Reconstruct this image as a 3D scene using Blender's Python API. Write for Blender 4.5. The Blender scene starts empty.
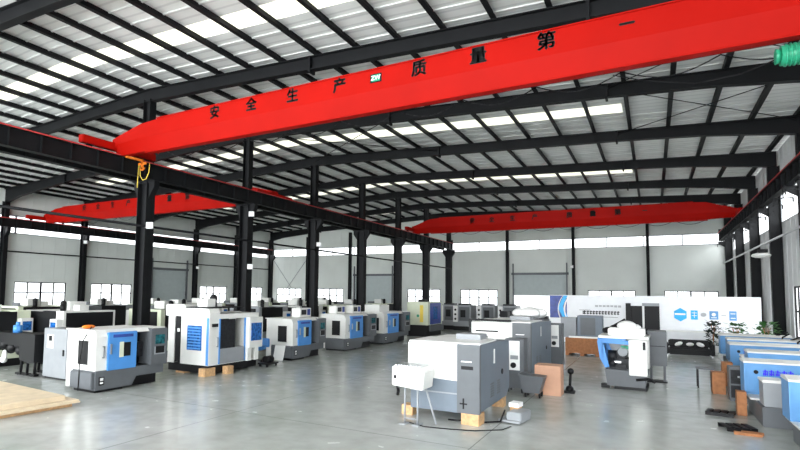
import bpy, bmesh, math, random
from mathutils import Vector, Matrix
random.seed(7)
SC = bpy.context.scene
COL = SC.collection
PI = math.pi

# ------------------------------------------------------------------ camera
cam_d = bpy.data.cameras.new('camera')
cam = bpy.data.objects.new('camera', cam_d)
COL.objects.link(cam)
SC.camera = cam
YAW, PITCH, ROLL = 0.5033, 0.0687, 0.012
cam_d.sensor_fit = 'HORIZONTAL'
cam_d.sensor_width = 36.0
cam_d.lens = 36.0 * 516.6 / 800.0
cam_d.shift_x = 0.0396
cam_d.shift_y = 0.0408
cam_d.clip_start = 0.05
cam_d.clip_end = 500
cam.matrix_world = (Matrix.Translation((0, 0, 3.0)) @ Matrix.Rotation(YAW, 4, 'Z')
                    @ Matrix.Rotation(PI / 2 + PITCH, 4, 'X') @ Matrix.Rotation(ROLL, 4, 'Z'))

# ------------------------------------------------------------------ light
SKY_STRENGTH = 7.0          # towards the sun side, behind the camera
SKY_FAR = 1.8               # towards the far side

SKYLIGHT_STRENGTH = 0.62
world = bpy.data.worlds.new('overcast')
SC.world = world
world.use_nodes = True
bg = world.node_tree.nodes['Background']
bg.inputs[0].default_value = (0.93, 0.97, 1.0, 1)
wt = world.node_tree
w_tc = wt.nodes.new('ShaderNodeTexCoord')
w_dot = wt.nodes.new('ShaderNodeVectorMath'); w_dot.operation = 'DOT_PRODUCT'
w_dot.inputs[1].default_value = (0.40, -0.88, 0.25)
w_mr = wt.nodes.new('ShaderNodeMapRange'); w_mr.interpolation_type = 'SMOOTHSTEP'
w_mr.inputs[1].default_value = -0.10; w_mr.inputs[2].default_value = 0.85
w_mr.inputs[3].default_value = SKY_FAR; w_mr.inputs[4].default_value = SKY_STRENGTH
wt.links.new(w_tc.outputs['Generated'], w_dot.inputs[0])
wt.links.new(w_dot.outputs['Value'], w_mr.inputs[0])
wt.links.new(w_mr.outputs[0], bg.inputs[1])
SC.view_settings.view_transform = 'Standard'
SC.view_settings.look = 'None'
SC.view_settings.gamma = 1
SC.view_settings.use_curve_mapping = False
SC.view_settings.exposure = 0.85
SC.cycles.max_bounces = 8
SC.cycles.diffuse_bounces = 5
SC.cycles.sample_clamp_indirect = 6.0


# ------------------------------------------------------------------ materials
def mat(name, col, rough=0.5, metal=0.0, var=0.06, scale=3.0, bump=0.0, coat=0.0, detail=4, spec=0.4):
    m = bpy.data.materials.new(name)
    m.use_nodes = True
    nt = m.node_tree
    b = nt.nodes['Principled BSDF']
    b.inputs['Roughness'].default_value = rough
    b.inputs['Metallic'].default_value = metal
    b.inputs['Coat Weight'].default_value = coat
    b.inputs['Specular IOR Level'].default_value = spec
    tc = nt.nodes.new('ShaderNodeTexCoord')
    nz = nt.nodes.new('ShaderNodeTexNoise')
    nz.inputs['Scale'].default_value = scale
    nz.inputs['Detail'].default_value = detail
    nt.links.new(tc.outputs['Object'], nz.inputs['Vector'])
    rp = nt.nodes.new('ShaderNodeValToRGB')
    rp.color_ramp.elements[0].position = 0.3
    rp.color_ramp.elements[1].position = 0.7
    lo = [max(0, c * (1 - var * 1.6)) for c in col]
    hi = [min(1, c * (1 + var)) for c in col]
    rp.color_ramp.elements[0].color = (*lo, 1)
    rp.color_ramp.elements[1].color = (*hi, 1)
    nt.links.new(nz.outputs[0], rp.inputs[0])
    nt.links.new(rp.outputs[0], b.inputs['Base Color'])
    if bump:
        bp = nt.nodes.new('ShaderNodeBump')
        bp.inputs['Strength'].default_value = bump
        nt.links.new(nz.outputs[0], bp.inputs['Height'])
        nt.links.new(bp.outputs[0], b.inputs['Normal'])
    return m


def emis(name, col, s):
    m = bpy.data.materials.new(name)
    m.use_nodes = True
    b = m.node_tree.nodes['Principled BSDF']
    b.inputs['Base Color'].default_value = (*col, 1)
    b.inputs['Emission Color'].default_value = (*col, 1)
    b.inputs['Emission Strength'].default_value = s
    return m


M = dict(
    wall=mat('wall_panel', (0.62, 0.65, 0.62), 0.6, var=0.03, scale=0.6),
    wall_r=mat('white_wall_panel', (0.74, 0.75, 0.75), 0.6, var=0.03, scale=0.6),
    steel=mat('dark_steel_paint', (0.0055, 0.006, 0.007), 0.6, spec=0.22, var=0.15, scale=2),
    purlin=mat('purlin_shade', (0.007, 0.007, 0.008), 0.6, spec=0.22, var=0.15, scale=2),  # near-black colour includes the dimness of purlins poorly lit from below
    red=mat('crane_red', (0.36, 0.005, 0.002), 0.55, spec=0.08, var=0.05, scale=0.8),
    redrail=mat('red_conductor', (0.55, 0.05, 0.05), 0.5),
    green=mat('hoist_green', (0.02, 0.30, 0.16), 0.4),
    orange=mat('orange_paint', (0.85, 0.22, 0.02), 0.5),
    black=mat('black_plastic', (0.006, 0.006, 0.007), 0.5, spec=0.25),
    dark=mat('machine_interior', (0.014, 0.015, 0.018), 0.5, var=0.4, scale=9, spec=0.3),
    white=mat('machine_white', (0.72, 0.72, 0.69), 0.4, var=0.02),
    cream=mat('machine_cream', (0.62, 0.66, 0.50), 0.45, var=0.03),
    grey=mat('machine_grey', (0.105, 0.113, 0.122), 0.45, var=0.05),
    lgrey=mat('machine_light_grey', (0.28, 0.295, 0.31), 0.45, var=0.04),
    bgrey=mat('machine_blue_grey', (0.135, 0.165, 0.20), 0.42, var=0.04),
    blue=mat('door_blue', (0.07, 0.26, 0.62), 0.4, var=0.05),
    lblue=mat('guard_light_blue', (0.11, 0.29, 0.56), 0.4, var=0.05),
    navy=mat('navy_panel', (0.03, 0.06, 0.30), 0.4, var=0.2, scale=4),
    screen=mat('blue_screen', (0.02, 0.13, 0.42), 0.2, var=0.5, scale=8),
    teal=mat('teal_screen', (0.02, 0.13, 0.15), 0.2, var=0.5, scale=8),
    violet=mat('violet_letters', (0.04, 0.02, 0.75), 0.4),
    metal=mat('bare_metal', (0.50, 0.51, 0.52), 0.3, 0.9),
    wood=mat('pallet_wood', (0.55, 0.34, 0.17), 0.7, var=0.15, scale=12),
    ply=mat('plywood', (0.66, 0.54, 0.38), 0.6, var=0.08, scale=3),
    crate=mat('crate_wood', (0.34, 0.14, 0.055), 0.7, var=0.15, scale=9),
    carton=mat('carton_board', (0.58, 0.33, 0.22), 0.8, var=0.06),
    film=mat('plastic_film', (0.80, 0.80, 0.78), 0.35, var=0.04, bump=0.3, scale=14),
    paper=mat('paper_white', (0.85, 0.85, 0.83), 0.6, var=0.02),
    leaf=mat('leaf_green', (0.05, 0.16, 0.04), 0.6, var=0.5, scale=8),
    leafd=mat('leaf_dark', (0.015, 0.03, 0.02), 0.6, var=0.5, scale=8),
    pink=mat('pink_flower', (0.60, 0.12, 0.20), 0.6),
    ink=mat('black_ink', (0.010, 0.010, 0.010), 0.6),
    inkg=mat('grey_ink', (0.42, 0.43, 0.44), 0.6),
    shutter=mat('roller_shutter', (0.42, 0.47, 0.47), 0.55, var=0.03),
    cyan=mat('logo_blue', (0.02, 0.42, 0.85), 0.4, var=0.05),
    board=mat('board_white', (0.80, 0.81, 0.83), 0.35, var=0.02),
    lamp=mat('lamp_housing', (0.55, 0.55, 0.55), 0.4),
    yellow=mat('yellow_paint', (0.80, 0.60, 0.08), 0.5),
    skyl=emis('skylight_panel', (1.0, 1.0, 0.84), SKYLIGHT_STRENGTH),
)

# floor: polished grey concrete paint, slightly mottled
def floor_mat():
    m = bpy.data.materials.new('floor_paint')
    m.use_nodes = True
    nt = m.node_tree
    b = nt.nodes['Principled BSDF']
    tc = nt.nodes.new('ShaderNodeTexCoord')
    n1 = nt.nodes.new('ShaderNodeTexNoise'); n1.inputs['Scale'].default_value = 0.22; n1.inputs['Detail'].default_value = 6
    n2 = nt.nodes.new('ShaderNodeTexNoise'); n2.inputs['Scale'].default_value = 2.2; n2.inputs['Detail'].default_value = 8
    nt.links.new(tc.outputs['Object'], n1.inputs['Vector'])
    nt.links.new(tc.outputs['Object'], n2.inputs['Vector'])
    rp = nt.nodes.new('ShaderNodeValToRGB')
    rp.color_ramp.elements[0].position = 0.35; rp.color_ramp.elements[0].color = (0.35, 0.38, 0.345, 1)
    rp.color_ramp.elements[1].position = 0.68; rp.color_ramp.elements[1].color = (0.50, 0.51, 0.50, 1)
    nt.links.new(n1.outputs[0], rp.inputs[0])
    mx = nt.nodes.new('ShaderNodeMix'); mx.data_type = 'RGBA'; mx.blend_type = 'MULTIPLY'
    r2 = nt.nodes.new('ShaderNodeValToRGB')
    r2.color_ramp.elements[0].position = 0.3; r2.color_ramp.elements[0].color = (0.88, 0.88, 0.87, 1)
    r2.color_ramp.elements[1].position = 0.6; r2.color_ramp.elements[1].color = (1, 1, 1, 1)
    nt.links.new(n2.outputs[0], r2.inputs[0])
    mx.inputs[0].default_value = 1.0
    nt.links.new(rp.outputs[0], mx.inputs[6]); nt.links.new(r2.outputs[0], mx.inputs[7])
    # cut joints of the slab every 6 m, thin and slightly darker
    sp = nt.nodes.new('ShaderNodeSeparateXYZ'); nt.links.new(tc.outputs['Object'], sp.inputs[0])
    last = mx.outputs[2]
    for k, off in ((0, 3.2), (1, 2.0)):
        a = nt.nodes.new('ShaderNodeMath'); a.operation = 'ADD'; a.inputs[1].default_value = off
        md = nt.nodes.new('ShaderNodeMath'); md.operation = 'PINGPONG'; md.inputs[1].default_value = 3.0
        lt = nt.nodes.new('ShaderNodeMath'); lt.operation = 'LESS_THAN'; lt.inputs[1].default_value = 0.012
        nt.links.new(sp.outputs[k], a.inputs[0]); nt.links.new(a.outputs[0], md.inputs[0]); nt.links.new(md.outputs[0], lt.inputs[0])
        m2 = nt.nodes.new('ShaderNodeMix'); m2.data_type = 'RGBA'
        nt.links.new(lt.outputs[0], m2.inputs[0]); nt.links.new(last, m2.inputs[6]); m2.inputs[7].default_value = (0.20, 0.21, 0.20, 1)
        last = m2.outputs[2]
    nt.links.new(last, b.inputs['Base Color'])
    mr = nt.nodes.new('ShaderNodeMapRange')
    mr.inputs[3].default_value = 0.12; mr.inputs[4].default_value = 0.34
    nt.links.new(n2.outputs[0], mr.inputs[0]); nt.links.new(mr.outputs[0], b.inputs['Roughness'])
    return m
M['floor'] = floor_mat()


def glass_mat():
    m = bpy.data.materials.new('window_glass')
    m.use_nodes = True
    nt = m.node_tree
    nt.nodes.clear()
    o = nt.nodes.new('ShaderNodeOutputMaterial')
    t = nt.nodes.new('ShaderNodeBsdfTransparent')
    g = nt.nodes.new('ShaderNodeBsdfGlossy'); g.inputs['Roughness'].default_value = 0.05
    nz = nt.nodes.new('ShaderNodeTexNoise'); nz.inputs['Scale'].default_value = 1.0
    mr = nt.nodes.new('ShaderNodeMapRange'); mr.inputs[3].default_value = 0.04; mr.inputs[4].default_value = 0.10
    x = nt.nodes.new('ShaderNodeMixShader')
    nt.links.new(nz.outputs[0], mr.inputs[0]); nt.links.new(mr.outputs[0], x.inputs[0])
    nt.links.new(t.outputs[0], x.inputs[1]); nt.links.new(g.outputs[0], x.inputs[2])
    nt.links.new(x.outputs[0], o.inputs[0])
    return m
M['glass'] = glass_mat()


def roof_mat():
    m = mat('roof_sheet', (0.80, 0.81, 0.79), 0.45, var=0.06, scale=0.5)
    nt = m.node_tree
    b = nt.nodes['Principled BSDF']
    rp = [n for n in nt.nodes if n.type == 'VALTORGB'][0]
    tc = [n for n in nt.nodes if n.type == 'TEX_COORD'][0]
    w = nt.nodes.new('ShaderNodeTexWave'); w.bands_direction = 'Y'
    w.inputs['Scale'].default_value = 0.8; w.inputs['Distortion'].default_value = 0.6
    w.inputs['Detail'].default_value = 3
    nt.links.new(tc.outputs['Object'], w.inputs['Vector'])
    r = nt.nodes.new('ShaderNodeValToRGB')
    r.color_ramp.elements[0].position = 0.0; r.color_ramp.elements[0].color = (0.80, 0.80, 0.81, 1)
    r.color_ramp.elements[1].position = 0.22; r.color_ramp.elements[1].color = (1, 1, 1, 1)
    nt.links.new(w.outputs[1], r.inputs[0])
    mx = nt.nodes.new('ShaderNodeMix'); mx.data_type = 'RGBA'; mx.blend_type = 'MULTIPLY'
    mx.inputs[0].default_value = 1
    nt.links.new(rp.outputs[0], mx.inputs[6]); nt.links.new(r.outputs[0], mx.inputs[7])
    nt.links.new(mx.outputs[2], b.inputs['Base Color'])
    return m
M['roof'] = roof_mat()


# ------------------------------------------------------------------ mesh helpers
class MB:
    """collects shapes; every build is ONE mesh object"""
    def __init__(s):
        s.bm = bmesh.new()

    def box(s, x0, x1, y0, y1, z0, z1, bev=0.0):
        t = bmesh.new()
        vs = [t.verts.new((x, y, z)) for x in (x0, x1) for y in (y0, y1) for z in (z0, z1)]
        for f in ((0, 1, 3, 2), (4, 6, 7, 5), (0, 4, 5, 1), (2, 3, 7, 6), (0, 2, 6, 4), (1, 5, 7, 3)):
            t.faces.new([vs[i] for i in f])
        if bev:
            bmesh.ops.bevel(t, geom=t.edges[:], offset=bev, segments=2, affect='EDGES')
        return s._merge(t)

    def prism(s, pts, axis, a, b, bev=0.0):
        """polygon in the two other axes extruded along axis from a to b"""
        t = bmesh.new()
        def P(p, c):
            return {'x': (c, p[0], p[1]), 'y': (p[0], c, p[1]), 'z': (p[0], p[1], c)}[axis]
        A = [t.verts.new(P(p, a)) for p in pts]
        B = [t.verts.new(P(p, b)) for p in pts]
        t.faces.new(A); t.faces.new(B[::-1])
        n = len(pts)
        for i in range(n):
            t.faces.new([A[i], B[i], B[(i + 1) % n], A[(i + 1) % n]])
        bmesh.ops.recalc_face_normals(t, faces=t.faces[:])
        if bev:
            bmesh.ops.bevel(t, geom=t.edges[:], offset=bev, segments=2, affect='EDGES')
        return s._merge(t)

    def cyl(s, p, q, r, r2=None, seg=12):
        p, q = Vector(p), Vector(q)
        d = q - p
        t = bmesh.new()
        bmesh.ops.create_cone(t, cap_ends=True, segments=seg, radius1=r, radius2=r if r2 is None else r2, depth=d.length)
        mt = Matrix.Translation((p + q) / 2) @ d.to_track_quat('Z', 'Y').to_matrix().to_4x4()
        bmesh.ops.transform(t, matrix=mt, verts=t.verts[:])
        for f in t.faces:
            f.smooth = len(f.verts) == 4
        return s._merge(t)

    def tube(s, pts, r, seg=6):
        for a, b in zip(pts[:-1], pts[1:]):
            s.cyl(a, b, r, seg=seg)
        return s

    def ball(s, c, r, sx=1, sy=1, sz=1, sub=2):
        t = bmesh.new()
        bmesh.ops.create_icosphere(t, subdivisions=sub, radius=r)
        for v in t.verts:
            v.co = Vector((v.co.x * sx + c[0], v.co.y * sy + c[1], v.co.z * sz + c[2]))
        for f in t.faces:
            f.smooth = True
        return s._merge(t)

    def _merge(s, t):
        me = bpy.data.meshes.new('tmp')
        t.to_mesh(me); t.free()
        s.bm.from_mesh(me)
        bpy.data.meshes.remove(me)
        return s

    def build(s, name, m, parent=None):
        bmesh.ops.recalc_face_normals(s.bm, faces=s.bm.faces[:])
        me = bpy.data.meshes.new(name)
        s.bm.to_mesh(me); s.bm.free()
        me.materials.append(M[m] if isinstance(m, str) else m)
        o = bpy.data.objects.new(name, me)
        COL.objects.link(o)
        if parent:
            o.parent = parent
        return o


def B(*a, **k):
    return MB().box(*a, **k)


EACH = {'leg', 'foot', 'blue_strip', 'side_door', 'cabinet_leg', 'runner', 'drawer'}


def each(name, m, parent, mbs):
    return [b.build(name, m, parent) for b in mbs]


def boxes(name, m, parent, *bs, bev=0.0):
    if name in EACH and len(bs) > 1:
        return [MB().box(*q, bev=bev).build(name, m, parent) for q in bs][0]
    b = MB()
    for q in bs:
        b.box(*q, bev=bev)
    return b.build(name, m, parent)


def tag(o, label, cat, group=None, kind=None):
    if label: o['label'] = label
    if cat: o['category'] = cat
    if group: o['group'] = group
    if kind: o['kind'] = kind
    return o


def thing(name, label, cat, loc=(0, 0, 0), rz=0.0, group=None):
    o = bpy.data.objects.new(name, None)
    o.empty_display_size = 0.2
    COL.objects.link(o)
    o.location = loc
    o.rotation_euler = (0, 0, rz)
    return tag(o, label, cat, group)


def struct(o):
    o['kind'] = 'structure'
    return o


def dup(root, loc, rz=None, label=None, group=None, scale=None):
    def rec(o, par):
        c = o.copy()
        COL.objects.link(c)
        c.parent = par
        for ch in list(o.children):
            rec(ch, c)
        return c
    r = rec(root, None)
    r.location = loc
    if rz is not None: r.rotation_euler = (0, 0, rz)
    if label: r['label'] = label
    if group: r['group'] = group
    if scale: r.scale = scale
    return r


# ------------------------------------------------------------------ hall dimensions
XL, XM, XR = -41.55, -18.17, 5.65        # left wall, middle column row, right wall
YB = 50.2                                # back wall face
YF = -9.0                                # near edge of what is built
FR = [50, 44, 38, 32, 26, 20, 14, 7.75, 1.9]   # steel frames
RT = 8.15                                # top of crane runways
RB = 7.48


def ztop(x):                             # top of a rafter
    return 11.36 - 0.045 * abs(x - XM)


def zroof(x):
    return ztop(x) + 0.20


# floor
struct(B(XL - 0.3, XR + 0.3, YF, YB + 0.3, -0.2, 0.0).build('floor', 'floor'))
gm = mat('yard_concrete', (0.45, 0.45, 0.43), 0.8)
struct(boxes('trim_1', gm, None, (XL - 40, XL - 0.3, YF - 20, YB + 40, -0.3, -0.1), (XR + 0.3, XR + 40, YF - 20, YB + 40, -0.3, -0.1),
             (XL - 0.3, XR + 0.3, YB + 0.3, YB + 40, -0.3, -0.1)))


# walls with openings -------------------------------------------------
def wall(name, axis, c, th, u0, u1, h, openings, m, ribs=0.9):
    """axis 'x': wall in plane x=c running along y; axis 'y': plane y=c running along x"""
    us = sorted({u0, u1, *[v for o in openings for v in o[:2]]})
    zs = sorted({0.0, h, *[v for o in openings for v in o[2:4]]})
    b = MB()
    for i in range(len(us) - 1):
        for k in range(len(zs) - 1):
            a, d, e, f = us[i], us[i + 1], zs[k], zs[k + 1]
            um, zm = (a + d) / 2, (e + f) / 2
            if any(o[0] < um < o[1] and o[2] < zm < o[3] for o in openings):
                continue
            if axis == 'x': b.box(min(c, c + th), max(c, c + th), a, d, e, f)
            else: b.box(a, d, min(c, c + th), max(c, c + th), e, f)
    # standing ribs of the cladding
    s = -0.015 if th > 0 else 0.015
    u = u0 + ribs / 2
    while u < u1:
        segs = [(0.0, h)]
        for o in openings:
            if o[0] - 0.04 < u < o[1] + 0.04:
                ns = []
                for a, d in segs:
                    if o[2] > a: ns.append((a, min(d, o[2])))
                    if o[3] < d: ns.append((max(a, o[3]), d))
                segs = [q for q in ns if q[1] - q[0] > 0.01]
        for a, d in segs:
            if axis == 'x': b.box(min(c, c + s), max(c, c + s), u - 0.02, u + 0.02, a, d)
            else: b.box(u - 0.02, u + 0.02, min(c, c + s), max(c, c + s), a, d)
        u += ribs
    return struct(b.build(name, m))


wn = [0]
def window(axis, c, u0, u1, z0, z1, nx, rows, fr='steel', t=0.075):
    """frame (structure) with a mullion grid and one glass child"""
    wn[0] += 1
    b = MB()
    def bar(a, d, e, f, w=0.03):
        if axis == 'x': b.box(c - w, c + w, a, d, e, f)
        else: b.box(a, d, c - w, c + w, e, f)
    bar(u0, u1, z0, z0 + t); bar(u0, u1, z1 - t, z1)
    bar(u0, u0 + t, z0, z1); bar(u1 - t, u1, z0, z1)
    for i in range(1, nx):
        u = u0 + (u1 - u0) * i / nx
        w = t * (0.9 if i * 2 == nx else 0.5)
        bar(u - w, u + w, z0, z1)
    for z in rows:
        bar(u0, u1, z - t * 0.5, z + t * 0.5)
    o = struct(b.build('window_%d' % wn[0], fr))
    g = MB()
    if axis == 'x': g.box(c - 0.006, c + 0.006, u0, u1, z0, z1)
    else: g.box(u0, u1, c - 0.006, c + 0.006, z0, z1)
    g.build('pane', 'glass', o)
    return o


bays = [(FR[i + 1], FR[i]) for i in range(len(FR) - 1)]
# left wall: one window per bay, a shutter door in the bay y 32..38
lw_open = []
for a, d in bays:
    if a == 32: lw_open.append((33.0, 37.1, 0.0, 5.0))
    else: lw_open.append((a + 1.0, a + 4.9, 1.25, 3.55))
lw_open.append((YF + 1, 49.8, 7.10, 8.48))
wall('wall_left', 'x', XL, -0.2, YF, YB, 10.55, lw_open, 'wall')
for o in lw_open[:-1]:
    if o[3] < 4: window('x', XL - 0.08, *o, 4, (2.75,))
window('x', XL - 0.08, *lw_open[-1], 10, (), fr='lgrey')
# right wall
rw_open = [(a + 1.7, a + 4.3, 1.2, 3.55) for a, d in bays if a != 32 and a != 38 and a != 44]
rw_open.append((33.2, 35.2, 0.0, 5.2))
rw_open.append((YF + 1, 49.6, 6.7, 8.2))
wall('wall_right', 'x', XR, 0.2, YF, YB, 10.4, rw_open, 'wall_r')
for o in rw_open[:-2]: window('x', XR + 0.08, *o, 4, (2.4,))
window('x', XR + 0.08, *rw_open[-1], 10, (), fr='lgrey')
window('x', XR + 0.08, *rw_open[-2], 2, (1.2, 2.6, 3.9), fr='lgrey')
# back wall: columns every quarter bay
W4 = (XR - XM) / 4
L4 = (XM - XL) / 4
bx = [XM - L4 * k for k in (4, 3, 2, 1)] + [XM + W4 * k for k in range(0, 5)]
bw_open = []
doors_back = []
for i in range(8):
    a, d = bx[i], bx[i + 1]
    if i == 2 or i == 5:
        q = (a + 0.55, d - 0.65, 0.0, 4.9)
        doors_back.append(q); bw_open.append(q)
    else:
        bw_open.append((a + 1.15, d - 1.0, 1.2, 3.5))
bw_open.append((XL + 0.5, XR - 0.5, 7.27, 8.24))
wall('wall_back', 'y', YB, 0.2, XL, XR, 11.7, [o for o in bw_open if o[3] < 9], 'wall')
for o in bw_open:
    if o[3] < 4: window('y', YB + 0.08, *o, 4, (2.7,))
window('y', YB + 0.08, *bw_open[-1], 16, (), fr='lgrey')


def door(n, axis, c, u0, u1, z0, z1, inward, gap=0.0):
    b = MB()
    z = z0 + gap
    while z < z1 - 0.05:                     # slats
        if axis == 'x': b.box(c - 0.03, c + 0.03, u0, u1, z, min(z + 0.28, z1))
        else: b.box(u0, u1, c - 0.03, c + 0.03, z, min(z + 0.28, z1))
        z += 0.30
    if axis == 'x': b.box(c - 0.012, c + 0.012, u0, u1, z0 + gap, z1)
    else: b.box(u0, u1, c - 0.012, c + 0.012, z0 + gap, z1)
    o = struct(b.build('door_%d' % n, 'shutter'))
    f = MB()
    s = inward
    if axis == 'x':
        for u in (u0 - 0.1, u1): f.box(min(c, c + s), max(c, c + s), u, u + 0.1, 0, z1 + 1.1)
        f.box(min(c + s * .3, c + s), max(c + s * .3, c + s), u0 - 0.2, u1 + 0.2, z1, z1 + 0.22)
    else:
        for u in (u0 - 0.1, u1): f.box(u, u + 0.1, min(c, c + s), max(c, c + s), 0, z1 + 1.1)
        f.box(u0 - 0.2, u1 + 0.2, min(c + s * .3, c + s), max(c + s * .3, c + s), z1, z1 + 0.22)
    f.build('door_rail', 'grey', o)
door(1, 'x', XL - 0.1, 33.0, 37.1, 0, 5.0, 0.25)
door(2, 'y', YB + 0.1, *doors_back[0], -0.25)
door(3, 'y', YB + 0.1, *doors_back[1], -0.25, gap=2.95)

# roof -----------------------------------------------------------------
SKY = [(-36.0, -0.95, 10.95, 11.80), (-36.0, -0.95, 22.80, 23.95), (-36.0, -0.95, 34.95, 36.15), (-36.0, -0.95, 46.6, 47.7)]
rb = MB()
def roof_piece(b, x0, x1, y0, y1, t=0.06, dz=0.0):
    zz = [(x0, zroof(x0) + dz), (x1, zroof(x1) + dz)]
    b.prism([(x0, zz[0][1]), (x1, zz[1][1]), (x1, zz[1][1] + t), (x0, zz[0][1] + t)], 'y', y0, y1)
def roof_span(b, x0, x1, y0, y1, t=0.06, dz=0.0):
    if x0 < XM < x1:
        roof_piece(b, x0, XM, y0, y1, t, dz); roof_piece(b, XM, x1, y0, y1, t, dz)
    else: roof_piece(b, x0, x1, y0, y1, t, dz)
ycuts = [YF] + [v for s in SKY for v in s[2:]] + [YB + 0.2]
for i in range(len(ycuts) - 1):
    a, d = ycuts[i], ycuts[i + 1]
    if i % 2 == 0: roof_span(rb, XL - 0.3, XR + 0.3, a, d)
    else:
        roof_span(rb, XL - 0.3, -36.0, a, d); roof_span(rb, -0.95, XR + 0.3, a, d)
y = YF + 0.4
while y < YB:                               # profile ribs of the sheets
    if not any(s[2] - 0.05 < y < s[3] + 0.05 for s in SKY):
        roof_span(rb, XL, XR, y - 0.03, y + 0.03, 0.03, -0.03)
    y += 0.75
struct(rb.build('ceiling', 'roof'))
for s in SKY:
    wn[0] += 1
    b = MB()
    roof_span(b, s[0], s[1], s[2], s[3], 0.03, 0.01)
    struct(b.build('window_%d' % wn[0], 'skyl'))

# purlins
ORD = ('first second third fourth fifth sixth seventh eighth ninth tenth eleventh twelfth thirteenth fourteenth fifteenth sixteenth '
       'seventeenth eighteenth nineteenth twentieth').split()
px = []
x = 0.73 - 1.5 * 12
while x < XR: px.append(x); x += 1.5
x = px[0] - 1.5
while x > XL: px.append(x); x -= 1.5
for x in sorted(px):
    z = ztop(x)
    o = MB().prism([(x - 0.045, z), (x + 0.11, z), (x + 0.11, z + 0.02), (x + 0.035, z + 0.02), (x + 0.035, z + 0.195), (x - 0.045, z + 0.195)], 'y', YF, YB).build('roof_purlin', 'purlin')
    n_ = sorted(px).index(x)
    if x > XM: lb = 'dark steel roof purlin, %s from the right wall' % ORD[len(px) - 1 - n_]
    else: lb = 'dark steel roof purlin, %s from the left wall' % ORD[n_]
    tag(o, lb, 'beam', 'roof purlins')

# rafters
LO = [(XL + 0.1, 9.20), (-39.6, 9.60), (-34.0, 10.12), (-27.0, 10.46), (-21.5, 10.74), (XM, 10.82), (-14.5, 10.72), (-10.0, 10.52),
      (-1.3, 10.13), (2.0, 9.92), (4.0, 9.70), (XR - 0.1, 9.50)]
RAFLAB = ['roof rafter against the back wall, farthest of all', 'second dark roof rafter from the back wall',
          'third dark roof rafter from the back wall', 'dark roof rafter fourth from the back wall, above the grey loader lathes',
          'dark roof rafter in the middle of the hall, fourth one behind the large red crane',
          'dark roof rafter right behind the large red crane girder',
          'dark roof rafter meeting the nearest middle column, in front of the large red crane',
          'dark roof rafter crossing the top left corner, nearest in view', 'roof rafter overhead near the entrance end']
RAFLAB[4] = 'dark roof rafter second behind the large red crane girder'
RAFLAB[3] = 'dark roof rafter third behind the large red crane girder'
for j, fy in enumerate(FR):
    b = MB()
    web = [(p[0], p[1]) for p in LO] + [(XR - 0.1, ztop(XR)), (XM, ztop(XM)), (XL + 0.1, ztop(XL))]
    b.prism(web, 'y', fy - 0.02, fy + 0.02)
    for p, q in zip(LO[:-1], LO[1:]):
        b.prism([(p[0], p[1]), (q[0], q[1]), (q[0], q[1] + 0.03), (p[0], p[1] + 0.03)], 'y', fy - 0.13, fy + 0.13)
    for p, q in (((XL + 0.1), XM), (XM, XR - 0.1)):
        b.prism([(p, ztop(p) - 0.03), (q, ztop(q) - 0.03), (q, ztop(q)), (p, ztop(p))], 'y', fy - 0.13, fy + 0.13)
    o = thing('roof_rafter', RAFLAB[j], 'beam', (XM, fy, 0))
    bo = b.build('beam', 'steel', o); bo.location = (-XM, -fy, 0)
    for xx in (-1.3, -34.0, -10.0, -27.0):
        zl = min(LO, key=lambda q: abs(q[0] - xx))[1]
        so = MB().box(xx - 0.04, xx + 0.04, fy - 0.16, fy + 0.16, zl - 0.10, ztop(xx) - 0.01).build('splice_plate', 'steel', o)
        so.location = (-XM, -fy, 0)

# columns
def h_column(x, y, w, d, z0, z1, label, cat='column', group=None, bracket=0):
    o = thing('steel_column', label, cat, (x, y, 0), 0, group)
    b = MB()
    t = 0.03
    b.box(-w / 2, -w / 2 + t, -d / 2, d / 2, z0, z1).box(w / 2 - t, w / 2, -d / 2, d / 2, z0, z1).box(-w / 2, w / 2, -0.015, 0.015, z0, z1)
    b.build('shaft', 'steel', o)
    boxes('base_plate', 'steel', o, (-w / 2 - .06, w / 2 + .06, -d / 2 - .06, d / 2 + .06, 0, 0.03))
    return o

MIDLAB = ['middle-row steel column standing at the back wall, farthest of the row', 'sixth of the middle-row columns from the left of the photo',
          'fifth of the middle-row columns from the left of the photo', 'fourth of the middle-row columns from the left of the photo',
          'third of the middle-row columns from the left, a wide dark steel column', 'second of the middle-row columns from the left, carrying small floodlights',
          'nearest middle-row column, wide dark steel behind the blue-door lathe', 'steel column of the middle row left of the photo edge']
for j in range(0, 8):
    fy = FR[j]
    o = h_column(XM, fy, 0.56, 0.42, 0.03, RB - 0.1, MIDLAB[j])
    b = MB()
    b.box(-0.2, -0.175, -0.16, 0.16, RB - 0.1, 10.9).box(0.175, 0.2, -0.16, 0.16, RB - 0.1, 10.9).box(-0.2, 0.2, -0.012, 0.012, RB - 0.1, 10.9)
    b.build('upper_shaft', 'steel', o)
    c = MB()
    c.prism([(-0.28, RB - 0.1), (-0.28, RB - 0.75), (-0.62, RB - 0.28), (-0.62, RB - 0.02), (0.62, RB - 0.02), (0.62, RB - 0.28), (0.28, RB - 0.75), (0.28, RB - 0.1)], 'y', -0.12, 0.12)
    c.box(-0.64, 0.64, -0.2, 0.2, RB - 0.03, RB)
    c.build('bracket', 'steel', o)

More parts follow.
